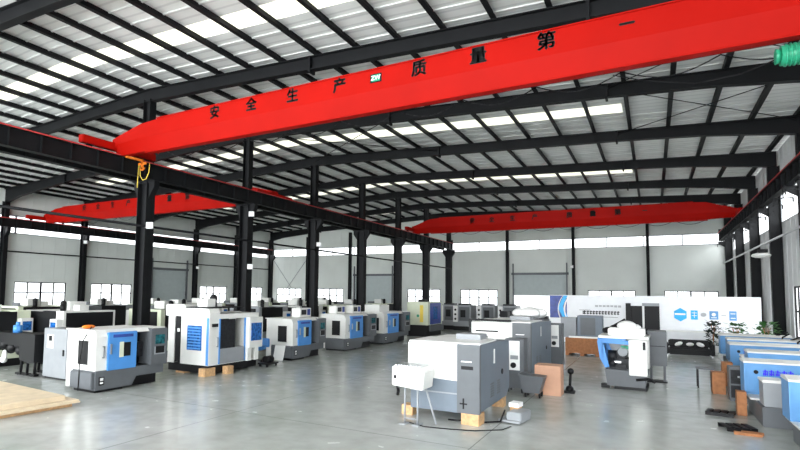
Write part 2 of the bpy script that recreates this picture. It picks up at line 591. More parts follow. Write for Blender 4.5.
RLAB = ['right-wall steel column in the back corner', 'right-wall steel column second from the back corner', 'right-wall steel column third from the back corner',
        'nearest visible right-wall column, wide and dark beside the paned window']
for j in range(0, 7):
    fy = FR[j]
    o = h_column(XR - 0.26, fy, 0.48, 0.30, 0.03, 9.55, RLAB[j] if j < 4 else 'right-wall steel column past the right edge of the photo', group=None if j < 4 else 'right wall columns out of the photo')
    c = MB()
    c.prism([(-0.23, RB - 0.1), (-0.23, RB - 0.45), (-0.68, RB - 0.16), (-0.68, RB - 0.02), (-0.23, RB - 0.02)], 'y', -0.04, 0.04)
    c.box(-0.7, -0.2, -0.12, 0.12, RB - 0.03, RB)
    c.build('bracket', 'steel', o)
LLAB = ['left-wall steel column in the far corner where it meets the back wall', 'left-wall steel column just left of the far corner', 'left-wall steel column right of the grey roller door',
        'left-wall steel column left of the grey roller door', 'left-wall steel column between the two paned windows', 'left-wall steel column at the left edge of the photo']
for j in range(0, 6):
    fy = FR[j]
    o = h_column(XL + 0.28, fy, 0.5, 0.30, 0.03, 9.4, LLAB[j])
    c = MB()
    c.prism([(0.25, RB - 0.1), (0.25, RB - 0.7), (0.6, RB - 0.28), (0.6, RB - 0.02), (0.25, RB - 0.02)], 'y', -0.12, 0.12)
    c.box(0.2, 0.85, -0.18, 0.18, RB - 0.03, RB)
    c.build('bracket', 'steel', o)
BLAB = {1: 'slim back-wall column behind the third middle-row column', 2: 'slim back-wall column in the middle of the left bay, beside a grey door', 3: 'slim back-wall column right of the grey door of the left bay',
        5: 'slim back-wall column left of the open roller door', 6: 'slim back-wall column right of the open roller door', 7: 'slim back-wall column above the white display wall, nearest the right corner'}
for i, lb in BLAB.items():
    h_column(bx[i], YB - 0.22, 0.24, 0.36, 0.03, ztop(bx[i]) - 1.0, lb)

# runways
def runway(x, label, y1=49.6, face=1):
    o = thing('crane_runway', label, 'beam', (x, 20, 0))
    b = MB()
    b.box(-0.17, 0.17, YF - 20, y1 - 20, RT - 0.06, RT - 0.035).box(-0.14, 0.14, YF - 20, y1 - 20, RB, RB + 0.025)
    b.box(-0.01, 0.01, YF - 20, y1 - 20, RB, RT - 0.04)
    s = b
    y = YF + 0.5
    while y < y1:
        s.box(-0.13, 0.13, y - 20 - 0.012, y - 20 + 0.012, RB + 0.02, RT - 0.06); y += 1.0
    s.box(-0.14, 0.14, y1 - 20 - 0.02, y1 - 20, RB, RT + 0.3)
    s.build('girder_beam', 'steel', o)
    boxes('rail', 'redrail', o, (-0.03, 0.03, YF - 20, y1 - 20.05, RT - 0.035, RT + 0.01))
    r = boxes('conductor_rail', 'redrail', o, (face * 0.20, face * 0.23, YF - 20, y1 - 20, RT - 0.07, RT - 0.03))
    return o
runway(XM + 0.45, 'dark crane runway beam on the right side of the middle columns')
runway(XM - 0.45, 'dark crane runway beam on the left side of the middle columns', face=-1)
runway(XR - 0.80, 'dark crane runway beam along the right wall', face=-1)
runway(XL + 0.80, 'dark crane runway beam along the left wall in front of the strip windows', y1=49.4)

# ------------------------------------------------------------------ cranes
def text_mesh(ch, size, m, parent, name='lettering', bold=0.0, heavy=0.0):
    c = bpy.data.curves.new('t', 'FONT')
    c.body = ch; c.size = size; c.extrude = 0.004; c.offset = bold
    c.align_x = 'CENTER'; c.align_y = 'CENTER'
    t = bpy.data.objects.new('t', c)
    COL.objects.link(t)
    bpy.context.view_layer.update()
    me = bpy.data.meshes.new_from_object(t.evaluated_get(bpy.context.evaluated_depsgraph_get()))
    bpy.data.objects.remove(t); bpy.data.curves.remove(c)
    me.materials.clear(); me.materials.append(M[m])
    if heavy:                                # brush-like weight: the glyph repeated with a small spread
        t = bmesh.new()
        for dx, dy in ((-heavy, 0), (heavy, 0), (0, -heavy), (0, heavy), (0, 0)):
            a = me.copy()
            a.transform(Matrix.Translation((dx, dy, 0)))
            t.from_mesh(a); bpy.data.meshes.remove(a)
        t.to_mesh(me); t.free()
    o = bpy.data.objects.new(name, me)
    COL.objects.link(o)
    o.parent = parent
    o.rotation_euler = (PI / 2, 0, 0)
    return o


def crane(x0, x1, yc, label, zt=9.10, hw=0.30, marks=(), size=0.44, mark=None):
    """single box girder crane, V-shaped lower webs, end trucks on both runways"""
    o = thing('bridge_crane', label, 'crane', (0, yc, 0))
    zk, zb = 8.52, 8.04
    b = MB()
    t = bmesh.new()
    def ring(x, top, kink, bot, w):
        return [t.verts.new((x, yy, zz)) for yy, zz in ((-w, kink), (-w, top), (w, top), (w, kink), (0.1, bot), (-0.1, bot))]
    rings = [ring(x0 - 0.02, 8.66, 8.42, 8.17, hw), ring(x0 + 0.35, 8.76, 8.44, 8.06, hw), ring(x0 + 1.55, zt - 0.06, zk, 8.08, hw), ring(x0 + 2.6, zt, zk, zb, hw),
             ring(x1 - 2.6, zt, zk, zb, hw), ring(x1 - 1.7, zt - 0.06, zk, 8.08, hw), ring(x1 + 0.05, 8.66, 8.42, 8.17, hw)]
    for A, D in zip(rings[:-1], rings[1:]):
        for i in range(6): t.faces.new([A[i], A[(i + 1) % 6], D[(i + 1) % 6], D[i]])
    t.faces.new(rings[0]); t.faces.new(rings[-1][::-1])
    b._merge(t)
    b.build('girder', 'red', o)
    boxes('top_flange', 'red', o, (x0 + 2.4, x1 - 2.4, -hw - 0.04, hw + 0.04, zt, zt + 0.03))
    boxes('hoist_flange', 'red', o, (x0 + 1.6, x1 - 1.6, -0.12, 0.12, zb - 0.03, zb + 0.01))
    for xx in (x0, x1):
        boxes('end_truck', 'red', o, (xx - 0.13, xx + 0.13, -1.55, 1.55, RT + 0.10, RT + 0.38), bev=0.02)
        for yy in (-1.2, 1.2):
            MB().cyl((xx - 0.06, yy, RT + 0.14), (xx + 0.06, yy, RT + 0.14), 0.13, seg=20).build('wheel', 'black', o)
    for ch, x in marks:
        tm = text_mesh(ch, size * (0.7 if ch == '一' else 1), 'ink', o, heavy=0.016)
        tm.location = (x, -hw - 0.006, 8.85)
    if mark is not None:
        boxes('badge', 'black', o, (mark - 0.17, mark + 0.17, -hw - 0.012, -hw, 8.74, 8.98))
        g = boxes('badge_symbol', 'green', o, (mark - 0.13, mark + 0.13, -hw - 0.016, -hw - 0.012, 8.77, 8.95))
        w = text_mesh('ZW', 0.17, 'paper', o, bold=0.004)
        w.location = (mark, -hw - 0.02, 8.86)
    # festoon cable: loops hung under a thin wire behind the girder
    c = MB()
    x = x0 + 2.0
    c.tube([(x0 + 1.5, hw + 0.25, 8.18), (x1 - 1.5, hw + 0.25, 8.18)], 0.008)
    while x + 1.9 < x1 - 1.5:
        c.tube([(x + 1.9 * k / 8, hw + 0.25, 8.16 - 0.28 * math.sin(PI * k / 8)) for k in range(9)], 0.014)
        x += 1.9
    c.build('festoon_cable', 'black', o)
    for xx in (x0 + 1.5, x1 - 1.5):
        boxes('cable_bracket', 'red', o, (xx - 0.02, xx + 0.02, hw - 0.02, hw + 0.27, 8.30, 8.36), (xx - 0.02, xx + 0.02, hw + 0.23, hw + 0.27, 8.14, 8.36))
    return o
CH = '安全生产质量第一'
CX = (-12.5, -10.93, -9.32, -7.66, -5.22, -3.64, -2.03, -0.36)
crane(XM + 0.45, XR - 0.80, 12.4, 'large red bridge crane with big black Chinese characters, nearest of the three cranes', marks=list(zip(CH, CX)), mark=-6.49)
crane(XM + 0.45, XR - 0.80, 40.1, 'red bridge crane girder with small black characters at the far end of the right bay', marks=list(zip(CH, CX)), zt=9.25)
crane(XL + 0.80, XM - 0.45, 22.7, 'red bridge crane girder in the left bay, partly behind the middle columns', zt=9.12, marks=list(zip(CH, [v - 23.2 for v in CX])))

# green electric hoist under the near crane
h = thing('electric_hoist', 'green electric hoist hanging under the near end of the large red crane', 'hoist', (2.9, 12.4, 7.7))
b = MB(); b.cyl((-0.15, 0, 0), (0.75, 0, 0), 0.24, seg=24)
b.build('drum', 'green', h)
b = MB(); b.cyl((-0.62, 0, 0), (-0.15, 0, 0), 0.19, seg=20)
for k in range(6): b.cyl((-0.56 + k * 0.07, 0, 0), (-0.53 + k * 0.07, 0, 0), 0.215, seg=20)
b.cyl((-0.70, 0, 0), (-0.62, 0, 0), 0.15, 0.12, seg=20)
b.build('motor', 'green', h)
boxes('trolley', 'black', h, (-0.2, 0.7, -0.20, -0.16, 0.18, 0.48), (-0.2, 0.7, 0.16, 0.20, 0.18, 0.48), (-0.1, 0.6, -0.2, 0.2, 0.18, 0.23))
for xx in (-0.05, 0.55):
    for yy in (-0.19, 0.19): MB().cyl((xx, yy - 0.03, 0.42), (xx, yy + 0.03, 0.42), 0.08, seg=16).build('wheel', 'black', h)
boxes('control_box', 'black', h, (0.75, 1.1, -0.16, 0.16, -0.15, 0.2), bev=0.01)
b = MB(); b.tube([(0.2, 0, -0.24), (0.2, 0, -0.5)], 0.015); b.box(0.12, 0.28, -0.05, 0.05, -0.62, -0.48)
b.build('hook_block', 'orange', h)
b = MB()
b.tube([(-0.62, 0.1, 0.0), (-1.2, 0.3, -0.12), (-2.0, 0.5, -0.10), (-3.0, 0.55, 0.18), (-3.6, 0.55, 0.42)], 0.012)
b.build('power_cable', 'black', h)

# cable feed bracket under the left end of the near crane
h = thing('cable_feeder', 'small orange cable feeder with drooping wires under the left end of the large red crane', 'cable feeder', (XM + 0.87, 13.1, 7.6))
boxes('cross_bracket', 'orange', h, (-0.05, 0.05, -0.70, 0.03, 0.40, 0.47), (-0.05, 0.05, -0.03, 0.03, 0.05, 0.46), (-0.22, 0.22, -0.03, 0.03, 0.28, 0.36), (-0.12, 0.12, -0.03, 0.03, 0.10, 0.16))
b = MB()
b.tube([(-0.22, 0, 0.3), (-0.25, 0, -0.6)], 0.014)
b.tube([(-0.15, 0, 0.28), (-0.1, 0, -0.15), (0.05, 0, -0.33), (0.25, 0, -0.30), (0.4, 0, -0.05), (0.42, 0, 0.3)], 0.014)
b.build('wire', 'yellow', h)

# roof bracing rods, pipes
def rod(name, pts, r, m, label, cat, group=None):
    return tag(MB().tube(pts, r).build(name, m), label, cat, group)
def zr(x): return ztop(x) - 0.15
for k, (ya, yb_) in enumerate(((20, 26), (14, 20))):
    for x0, x1 in ((-1.3, 5.2), (5.2, -1.3)):
        d = 'to the right' if x0 < 0 else 'to the left'
        rod('bracing_rod', [(x0, ya, zr(x0)), (x1, yb_, zr(x1))], 0.018, 'steel',
            'thin roof bracing rod slanting back %s, %s bay behind the large crane' % (d, 'second' if k == 0 else 'first'), 'rod')
for a, c in (((XM, 0), (-10.0, 0)), ((-10.0, 0), (XM, 0))):
    rod('bracing_rod', [(a[0], 20, zr(a[0]) - .1), (c[0], 26, zr(c[0]) - .1)], 0.018, 'steel',
        'thin roof bracing rod near the middle columns, slanting back to the %s' % ('right' if a[0] < c[0] else 'left'), 'rod')
for a, c, z0, z1, w in ((bx[0], bx[1], 1.0, 6.8, 'rising to the right'), (bx[0], bx[1], 6.8, 1.0, 'falling to the right')):
    rod('bracing_rod', [(a + .75, YB - .12, z0), (c - .3, YB - .12, z1)], 0.035, 'lgrey', 'diagonal wall bracing rod %s in the far left corner bay' % w, 'rod')
rod('wall_pipe', [(XL + 0.35, YF + 1, 5.75), (XL + 0.35, 49.5, 5.75)], 0.05, 'steel', 'dark pipe running along the left wall above the windows', 'pipe')
rod('service_pipe', [(XM + 0.33, 8, 5.58), (XM + 0.33, 49.9, 5.58)], 0.05, 'steel', 'dark service pipe running along the middle column row at mid height', 'pipe')
rod('wall_pipe', [(XR - 0.68, YF + 1, 5.72), (XR - 0.68, 49.5, 5.72)], 0.055, 'metal', 'pale pipe running along the right-wall columns', 'pipe')
nbr = 0
for j in range(0, 7):                       # brackets along the right wall under the strip window
    for dy in (-1.0, -3.0, -5.0):
        yy = FR[j] + dy
        if yy < 14: continue
        o = MB().box(XR - 1.10, XR - 0.45, yy - 0.02, yy + 0.02, 7.14, 7.18).box(XR - 1.10, XR - 1.06, yy - 0.02, yy + 0.02, 6.98, 7.18).box(XR - 0.50, XR - 0.45, yy - 0.02, yy + 0.02, 6.98, 7.18).box(XR - 0.82, XR - 0.78, yy - 0.02, yy + 0.02, 7.14, RB + 0.02).build('cable_bracket', 'steel')
        tag(o, 'small dark bracket under the right-wall crane runway, %s from the back corner' % ORD[nbr], 'bracket', 'right wall cable brackets')
        nbr += 1

# floodlights
def flood(x, y, z, label, rz=0.0):
    o = thing('floodlight', label, 'light', (x, y, z), rz)
    boxes('housing', 'lamp', o, (-0.14, 0.14, -0.26, -0.16, -0.13, 0.13), bev=0.01)
    boxes('lens', 'paper', o, (-0.11, 0.11, -0.266, -0.26, -0.10, 0.10))
    boxes('arm', 'black', o, (-0.03, 0.03, -0.16, 0.0, -0.02, 0.02))
flood(XM + 0.46, 13.95, 5.6, 'white floodlight on the nearest middle-row column', 0.6)
flood(XM + 0.46, 19.9, 6.9, 'upper white floodlight on the second middle-row column', 0.6)
flood(XM + 0.46, 19.9, 4.25, 'lower white floodlight on the second middle-row column', 0.6)
flood(XM + 0.46, 25.9, 5.9, 'white floodlight on the third middle-row column', 0.6)
flood(XL + 0.7, 25.9, 6.9, 'white floodlight on the left-wall column between the two paned windows', 0.9)
flood(XL + 0.7, 37.9, 5.4, 'white floodlight on the left-wall column right of the grey roller door', 0.9)
flood(bx[6] - 0.1, YB - 0.45, 5.6, 'white floodlight on the back-wall column right of the open roller door', 0)
o = thing('lamp_fixture', 'white oval lamp on an arm fixed to the nearest visible right-wall column', 'light', (XR - 0.90, 32.0, 5.1))
b = MB().ball((0, -0.2, 0.0), 0.28, 1.5, 1.2, 0.5); b.build('lamp_shade', 'white', o)
boxes('arm', 'black', o, (-0.12, 0.3, -0.06, 0.02, 0.16, 0.32), (0.1, 0.395, -0.03, 0.0, 0.0, 0.05))

# ------------------------------------------------------------------ display wall (booth)
o = thing('display_wall', 'white display wall with blue logos and dark panels in front of the back right corner', 'display wall', (0, 36.0, 0))
boxes('panel', 'board', o, (-6.05, XR - 0.35, 0, 0.16, 0, 3.03))
# blue printed end with white swooshes
boxes('blue_print', 'navy', o, (-6.0, -4.95, -0.012, 0.0, 1.55, 3.0))
b = MB()
def arc(b, cx, cz, r, a0, a1, w, y, n=14):
    P = [(cx + (r + w * math.sin(PI * k / n)) * math.cos(a0 + (a1 - a0) * k / n), cz + (r + w * math.sin(PI * k / n)) * math.sin(a0 + (a1 - a0) * k / n)) for k in range(n + 1)]
    Q = [(cx + r * math.cos(a0 + (a1 - a0) * k / n), cz + r * math.sin(a0 + (a1 - a0) * k / n)) for k in range(n + 1)]
    for k in range(n):
        b.prism([P[k], P[k + 1], Q[k + 1], Q[k]] if 0 < k < n - 1 else ([P[k + 1], Q[k + 1], Q[k]] if k == 0 else [P[k], Q[k + 1], Q[k]]), 'y', y - 0.004, y)
b.prism([(-5.15, 3.0), (-4.9, 3.0), (-5.2, 2.3), (-4.9, 1.6), (-5.2, 1.55), (-5.5, 2.2)], 'y', -0.018, -0.012)
b.build('blue_swoosh', 'cyan', o)
b = MB(); arc(b, -3.9, 2.1, 1.55, PI * 0.78, PI * 1.2, 0.07, -0.018); arc(b, -3.6, 2.1, 1.45, PI * 0.75, PI * 1.2, 0.10, -0.018)
b.build('white_swoosh', 'paper', o)
# blurred grey line above, black line of unreadable lettering below
random.seed(3)
b = MB()
for k in range(7):
    x = -3.25 + k * 0.22
    b.box(x, x + 0.17, -0.006, 0, 2.31 + random.uniform(-.02, .02), 2.42)
b.build('faint_lettering', 'inkg', o)
b = MB()
x = -4.0
while x < -1.95:                              # small black glyph-like strokes
    s = 0.15 if x > -3.9 else 0.22
    b.box(x, x + s, -0.006, 0, 1.97, 2.03); b.box(x, x + s * .9, -0.006, 0, 1.85, 1.90)
    b.box(x + s * .35, x + s * .65, -0.006, 0, 1.82, 2.06); b.box(x + s * .05, x + s * .25, -0.006, 0, 1.84, 1.96)
    x += s + 0.025
b.box(-4.2, -3.55, -0.006, 0, 2.08, 2.10); b.box(-3.0, -1.95, -0.006, 0, 1.66, 1.68)
b.build('black_lettering', 'ink', o)
# dark display panels
boxes('dark_panel', 'black', o, (-1.50, -1.22, -0.20, 0, 1.2, 2.58), (-1.22, -0.60, -0.06, 0, 0.9, 2.42), (-0.48, 0.32, -0.10, 0, 0.7, 2.42)); boxes('panel_head', 'lgrey', o, (-0.60, 0.32, -0.08, 0, 2.42, 2.60))
boxes('panel_post', 'paper', o, (-0.60, -0.48, -0.05, 0, 0.6, 2.42))
# row of blue symbols
b = MB()
cx, cz, r = 1.40, 1.95, 0.40
b.prism([(cx + r * math.sin(PI / 3 * k) * 0.92, cz + r * math.cos(PI / 3 * k)) for k in range(6)], 'y', -0.02, 0)
b.build('hexagon_logo', 'cyan', o)
boxes('hexagon_bar', 'paper', o, (1.12, 1.66, -0.024, -0.02, 1.93, 2.03))
boxes('blue_square', 'cyan', o, (1.93, 2.28, -0.015, 0, 1.68, 2.22))
b = MB(); b.box(1.98, 2.23, -0.019, -0.015, 2.06, 2.09); b.box(1.98, 2.23, -0.019, -0.015, 1.90, 1.93); b.box(2.09, 2.12, -0.019, -0.015, 1.78, 2.15)
b.build('square_symbol', 'paper', o)
MB().ball((2.56, -0.02, 1.98), 0.15, 1, 0.3, 0.8).build('dark_symbol', 'inkg', o)
boxes('pale_blue_square', 'lblue', o, (2.85, 3.28, -0.015, 0, 1.72, 2.20))
b = MB().box(2.93, 3.2, -0.019, -0.015, 1.80, 1.84); b.cyl((3.06, -0.019, 2.0), (3.06, -0.015, 2.0), 0.10); b.build('square_symbol', 'paper', o)
boxes('dash_symbol', 'inkg', o, (3.42, 3.66, -0.015, 0, 1.93, 1.98))
boxes('pale_blue_square', 'lblue', o, (3.80, 4.15, -0.015, 0, 1.68, 2.22))
b = MB().box(3.86, 4.09, -0.019, -0.015, 1.80, 1.84).box(3.86, 4.09, -0.019, -0.015, 2.05, 2.09); b.build('square_symbol', 'paper', o)
o = thing('reception_counter', 'white counter in front of the white display wall, behind the black sofa', 'counter', (2.0, 34.3, 0))
boxes('body', 'board', o, (-1.3, 1.2, -0.3, 0.3, 0, 1.05)); boxes('countertop', 'paper', o, (-1.36, 1.26, -0.36, 0.36, 1.05, 1.10))

# sofa / black rack in front of it
o = thing('black_sofa', 'low black leather sofa with pale cushions in front of the white display wall', 'sofa', (1.55, 31.2, 0))
boxes('seat', 'black', o, (-0.9, 0.9, -0.4, 0.4, 0.08, 0.42), bev=0.05)
boxes('backrest', 'black', o, (-0.9, 0.9, 0.25, 0.48, 0.40, 0.80), bev=0.05)
for s in (-1, 1): boxes('armrest', 'black', o, (min(s * .9, s * 1.08), max(s * .9, s * 1.08), -0.42, 0.45, 0.08, 0.66), bev=0.04)
boxes('foot', 'metal', o, (-1.0, -0.94, -0.38, -0.32, 0, 0.1), (0.94, 1.0, -0.38, -0.32, 0, 0.1), (-1.0, -0.94, 0.32, 0.38, 0, 0.1), (0.94, 1.0, 0.32, 0.38, 0, 0.1))
for k, (x, w, lb) in enumerate(((-0.45, 0.2, 'pale cushion at the left end of the black sofa'), (0.05, 0.18, 'pale cushion in the middle of the black sofa'), (0.5, 0.2, 'pale cushion at the right end of the black sofa'))):
    c = MB().ball((0, 0, 0), w, 1, 0.35, 0.55).build('cushion', 'paper'); c.location = (1.55 + x, 31.25, 0.59); c.rotation_euler = (0.3, 0.4 * (k - 1), 0.2)
    tag(c, lb, 'cushion')


def plant(x, y, h, r, label, m='leafd', pot='paper', n=70, seed=1, stand=0.35):
    rnd = random.Random(seed)
    o = thing('potted_plant', label, 'plant', (x, y, 0))
    MB().cyl((0, 0, 0), (0, 0, stand), 0.16, 0.20, seg=16).build('pot', pot, o)
    b = MB()
    for k in range(5):
        a = k * 1.3
        b.tube([(0, 0, stand), (0.1 * r * math.cos(a), 0.1 * r * math.sin(a), stand + (h - stand) * .5), (.35 * r * math.cos(a), .35 * r * math.sin(a), h - r * .5)], 0.012)
    b.build('stem', 'crate', o)
    b = MB()
    for k in range(n):
        a = rnd.uniform(0, 2 * PI); e = rnd.uniform(0, 1)
        rr = r * math.sqrt(rnd.random()) * (0.6 + 0.4 * math.sin(PI * e))
        c = Vector((rr * math.cos(a), rr * math.sin(a), stand + 0.1 + (h - stand - 0.1) * e))
        L = 0.15 + 0.13 * rnd.random()
        d = Vector((math.cos(a), math.sin(a), rnd.uniform(-0.5, 0.9))).normalized() * L
        s = d.cross(Vector((0, 0, 1))).normalized() * L * 0.45
        t = bmesh.new()
        v = [t.verts.new(q) for q in (c, c + d * .5 + s, c + d, c + d * .5 - s)]
        t.faces.new(v)
        b._merge(t)
    b.build('foliage', m, o)
    return o
plant(2.75, 32.9, 1.75, 0.32, 'tall dark-leaved potted plant right of the black sofa', n=160, seed=2)
plant(3.40, 30.0, 1.80, 0.46, 'green bushy potted plant left of two near the right end of the display wall', m='leaf', n=160, seed=3, stand=0.6)
plant(4.6, 30.2, 1.85, 0.46, 'green bushy potted plant right of two near the right end of the display wall', m='leaf', n=160, seed=4, stand=0.6)
for k, (x, y, w, m_) in enumerate(((-8.4, 30.5, 'left of', 'leaf'), (-7.4, 30.8, 'right of', 'pink'))):
    plant(x, y, 1.45, 0.42, '%s potted plant %s the pair beyond the second grey lathe' % ('green' if m_ == 'leaf' else 'pink-flowering', w), m=m_, n=110, seed=8 + k, stand=0.5)

# ------------------------------------------------------------------ machines
RZ = PI / 2      # machine front (-y local) turned to face the aisle (+x)

def blue_door_lathe(loc, L, W, H, label, door='blue', extras=True, rz=RZ, cable=False, panel=True):
    """local: x along the machine, y depth, front at y=0, near end at x=0"""
    o = thing('cnc_lathe', label, 'machine tool', loc, rz, 'blue-door lathes along the left aisle')
    b = MB()
    b.prism([(0.0, 0.08), (0.50 * L, 0.08), (0.56 * L, 0.34), (L * 0.98, 0.34), (L * 0.98, 0.64), (0.0, 0.64)], 'y', 0.0, W * 0.9, bev=0.01)
    b.box(-0.10, 0.02, 0.05, W * 0.78, 0.12, 0.60, bev=0.02)
    b.build('base', 'grey', o)
    boxes('foot', 'black', o, (0.55 * L, 0.93 * L, 0.22, W * 0.85, 0.02, 0.34), (0.06, 0.40 * L, 0.12, W * .8, 0.0, 0.08))  # the taller black block stands in for the shadow in the base recess
    b = MB()
    prof = [(0.02, 0.64), (0.02, H - 0.18), (0.10, H), (W, H), (W, 0.10), (W - 0.28, 0.10), (W - 0.28, 0.64)]
    b.prism(prof, 'x', -0.02, 0.14 * L)
    b.prism([(0.10, 0.64), (0.10, H), (W, H), (W, 0.10), (W - .2, 0.10), (W - 0.2, 0.64)], 'x', 0.14 * L, 0.54 * L)
    b.prism([(0.55, 0.64), (0.55, H), (W, H), (W, 0.34), (W - .2, 0.34), (W - 0.2, 0.64)], 'x', 0.54 * L, 0.74 * L)
    b.prism([(0.02, H - 0.10), (0.10, H), (0.55, H), (0.55, H - 0.10)], 'x', 0.54 * L, 0.74 * L)
    b.build('body', 'white', o)
    # end window with frame
    boxes('end_window', 'black', o, (-0.032, -0.02, 0.34, 0.84, 0.80, H - 0.30))
    f = MB()
    for q in ((0.31, 0.34), (0.84, 0.87)): f.box(-0.04, -0.02, q[0], q[1], 0.77, H - 0.27)
    for q in ((0.77, 0.80), (H - 0.30, H - 0.27)): f.box(-0.04, -0.02, 0.31, 0.87, q[0], q[1])
    f.build('window_trim', 'white', o)
    boxes('handle', 'lgrey', o, (0.085 * L - .02, 0.085 * L + .02, -0.05, -0.02, 1.0, 1.35), (0.085 * L - .02, 0.085 * L + .02, -0.05, 0.03, 1.0, 1.03), (0.085 * L - .02, 0.085 * L + .02, -0.05, 0.03, 1.32, 1.35))
    # sliding door
    d = boxes('door', door, o, (0.14 * L, 0.54 * L, -0.04, 0.06, 0.62, H - 0.06), bev=0.012)
    dm = 0.34 * L
    boxes('door_window', 'black', d, (dm + 0.02, dm + 0.26, -0.048, -0.04, 1.0, H - 0.38))
    boxes('window_sheet', 'cream', d, (dm - 0.12, dm + 0.02, -0.05, -0.04, 0.98, H - 0.36))
    boxes('door_handle', 'metal', d, (0.16 * L, 0.175 * L, -0.09, -0.04, 1.1, 1.4))
    boxes('nameplate', 'navy', d, (0.20 * L, 0.48 * L, -0.046, -0.04, H - 0.22, H - 0.13))
    # opening with chuck and turret
    boxes('work_space', 'black', o, (0.54 * L, 0.74 * L, 0.50, 0.56, 0.64, H - 0.10), (0.54 * L, 0.74 * L, 0.05, 0.55, 0.62, 0.66))
    b = MB(); b.cyl((0.56 * L, 0.32, 1.12), (0.60 * L, 0.32, 1.12), 0.17, seg=20); b.box(0.64 * L, 0.72 * L, 0.25, 0.48, 0.9, 1.35)
    b.cyl((0.60 * L, 0.32, 1.12), (0.66 * L, 0.32, 1.12), 0.05, seg=12)
    b.build('chuck', 'dark', o)
    if panel:
        b = MB().box(0.74 * L, L, -0.10, W * 0.8, 0.62, H - 0.02, bev=0.015)
        b.build('control_cabinet', 'grey', o)
        boxes('screen', 'teal', o, (0.80 * L, 0.95 * L, -0.108, -0.10, H - 0.52, H - 0.22))
        k = boxes('keypad', 'lgrey', o, (0.79 * L, 0.96 * L, -0.112, -0.10, 0.95, H - 0.60))
        b = MB().box(0.805 * L, 0.945 * L, -0.118, -0.112, 0.99, 1.21)
        b.build('key_grid', 'black', k)
    boxes('roof_plate', 'white', o, (-0.06, L * 0.80, 0.10, W + 0.05, H, H + 0.03), (L * 0.80, L, 0.05, W * 0.8, H - .02, H + 0.015))
    if extras:
        boxes('oil_sight', 'black', o, (0.10, 0.26, -0.02, 0.0, 0.22, 0.46)); boxes('oil_label', 'paper', o, (0.13, 0.23, -0.025, -0.02, 0.35, 0.43), (0.13, 0.23, -0.025, -0.02, 0.26, 0.31))
    if cable:
        MB().tube([(-0.12, 0.62, 0.05), (-0.12, 0.60, 0.9), (-0.10, 0.52, 1.5), (0.05, 0.4, H + 0.08), (0.2, 0.6, H + 0.10)], 0.014).build('hose', 'black', o)
        MB().ball((0.2, 0.75, H + 0.09), 0.13, 1.6, 0.8, 0.45).build('hose_coil', 'orange', o)
    return o

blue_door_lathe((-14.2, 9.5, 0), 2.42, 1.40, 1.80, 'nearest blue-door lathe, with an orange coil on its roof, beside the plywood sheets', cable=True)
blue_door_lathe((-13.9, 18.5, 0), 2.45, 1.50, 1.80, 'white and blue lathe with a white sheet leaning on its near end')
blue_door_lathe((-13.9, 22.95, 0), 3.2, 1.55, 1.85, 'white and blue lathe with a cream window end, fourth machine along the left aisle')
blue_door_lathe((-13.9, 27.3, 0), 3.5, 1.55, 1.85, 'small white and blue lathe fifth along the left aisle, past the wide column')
t = MB().prism([(-0.01, 0.02), (0.01, 0.02), (0.20, 0.66), (0.18, 0.66)], 'x', -0.26, 0.26).build('leaning_sheet', 'paper')
t.location = (-14.42, 18.1, 0); t.rotation_euler = (0, 0, 0.1)
tag(t, 'white sheet standing on the floor against the end of the second blue-door lathe', 'board')

# tall cream machine with a navy door, end of the aisle
o = thing('machining_center', 'cream machine with a navy blue door on a black base, end of the left aisle', 'machine tool', (-13.85, 33.9, 0), RZ)
boxes('base', 'black', o, (0.0, 2.8, 0.1, 1.6, 0.0, 0.80)); boxes('skirt', 'grey', o, (0.5, 3.0, -0.05, 1.5, 0.35, 0.75))
boxes('body', 'cream', o, (0, 2.8, 0, 1.6, 0.80, 2.42), bev=0.03)
boxes('door', 'navy', o, (0.4, 2.4, -0.05, 0, 0.85, 2.35)); boxes('door_window', 'screen', o, (0.9, 1.7, -0.06, -0.05, 1.2, 2.1))
boxes('end_mark', 'yellow', o, (-0.01, 0, 0.35, 0.6, 1.0, 2.2)); MB().cyl((-0.012, 0.75, 1.45), (0, 0.75, 1.45), 0.1, seg=16).build('end_knob', 'green', o)
boxes('motor_cover', 'black', o, (0.6, 1.2, 0.5, 1.0, 2.42, 2.60))

# main vertical machining centre, white with blue louvre
o = thing('machining_center', 'tall white machining centre with blue louvred panels, standing on wooden blocks', 'machine tool', (-13.80, 13.45, 0), RZ)
boxes('base', 'black', o, (0.05, 2.62, 0.08, 2.1, 0.08, 0.36), bev=0.01)
b = MB()
b.prism([(0.0, 0.36), (0.0, 2.22), (0.08, 2.38), (1.25, 2.38), (1.25, 2.20), (1.42, 2.20), (1.42, 0.36)], 'x', 0.0, 0.50)
b.box(0.50, 2.6, 0.9, 1.42, 0.36, 2.2).box(0.50, 2.6, 0.0, 0.9, 2.0, 2.18).box(0.50, 2.6, 0.0, 0.9, 0.36, 0.40)
b.box(0.02, 0.7, 1.78, 2.12, 0.36, 2.48)
b.build('body', 'white', o)
boxes('electric_box', 'white', o, (-0.06, 0.9, 1.20, 2.2, 2.08, 2.50), bev=0.02)
boxes('recess', 'black', o, (0.06, 0.5, 1.42, 1.80, 0.4, 2.08)); boxes('tag_plate', 'paper', o, (0.03, 0.06, 1.55, 1.65, 1.5, 1.62))
l = boxes('louvre_panel', 'screen', o, (-0.02, 0, 0.36, 1.08, 0.88, 1.76))
b = MB()
for k in range(8): b.prism([(-0.045, 0.92 + k * 0.105), (-0.02, 0.92 + k * 0.105), (-0.02, 0.97 + k * 0.105)], 'y', 0.40, 1.04)
b.build('slat', 'blue', l)
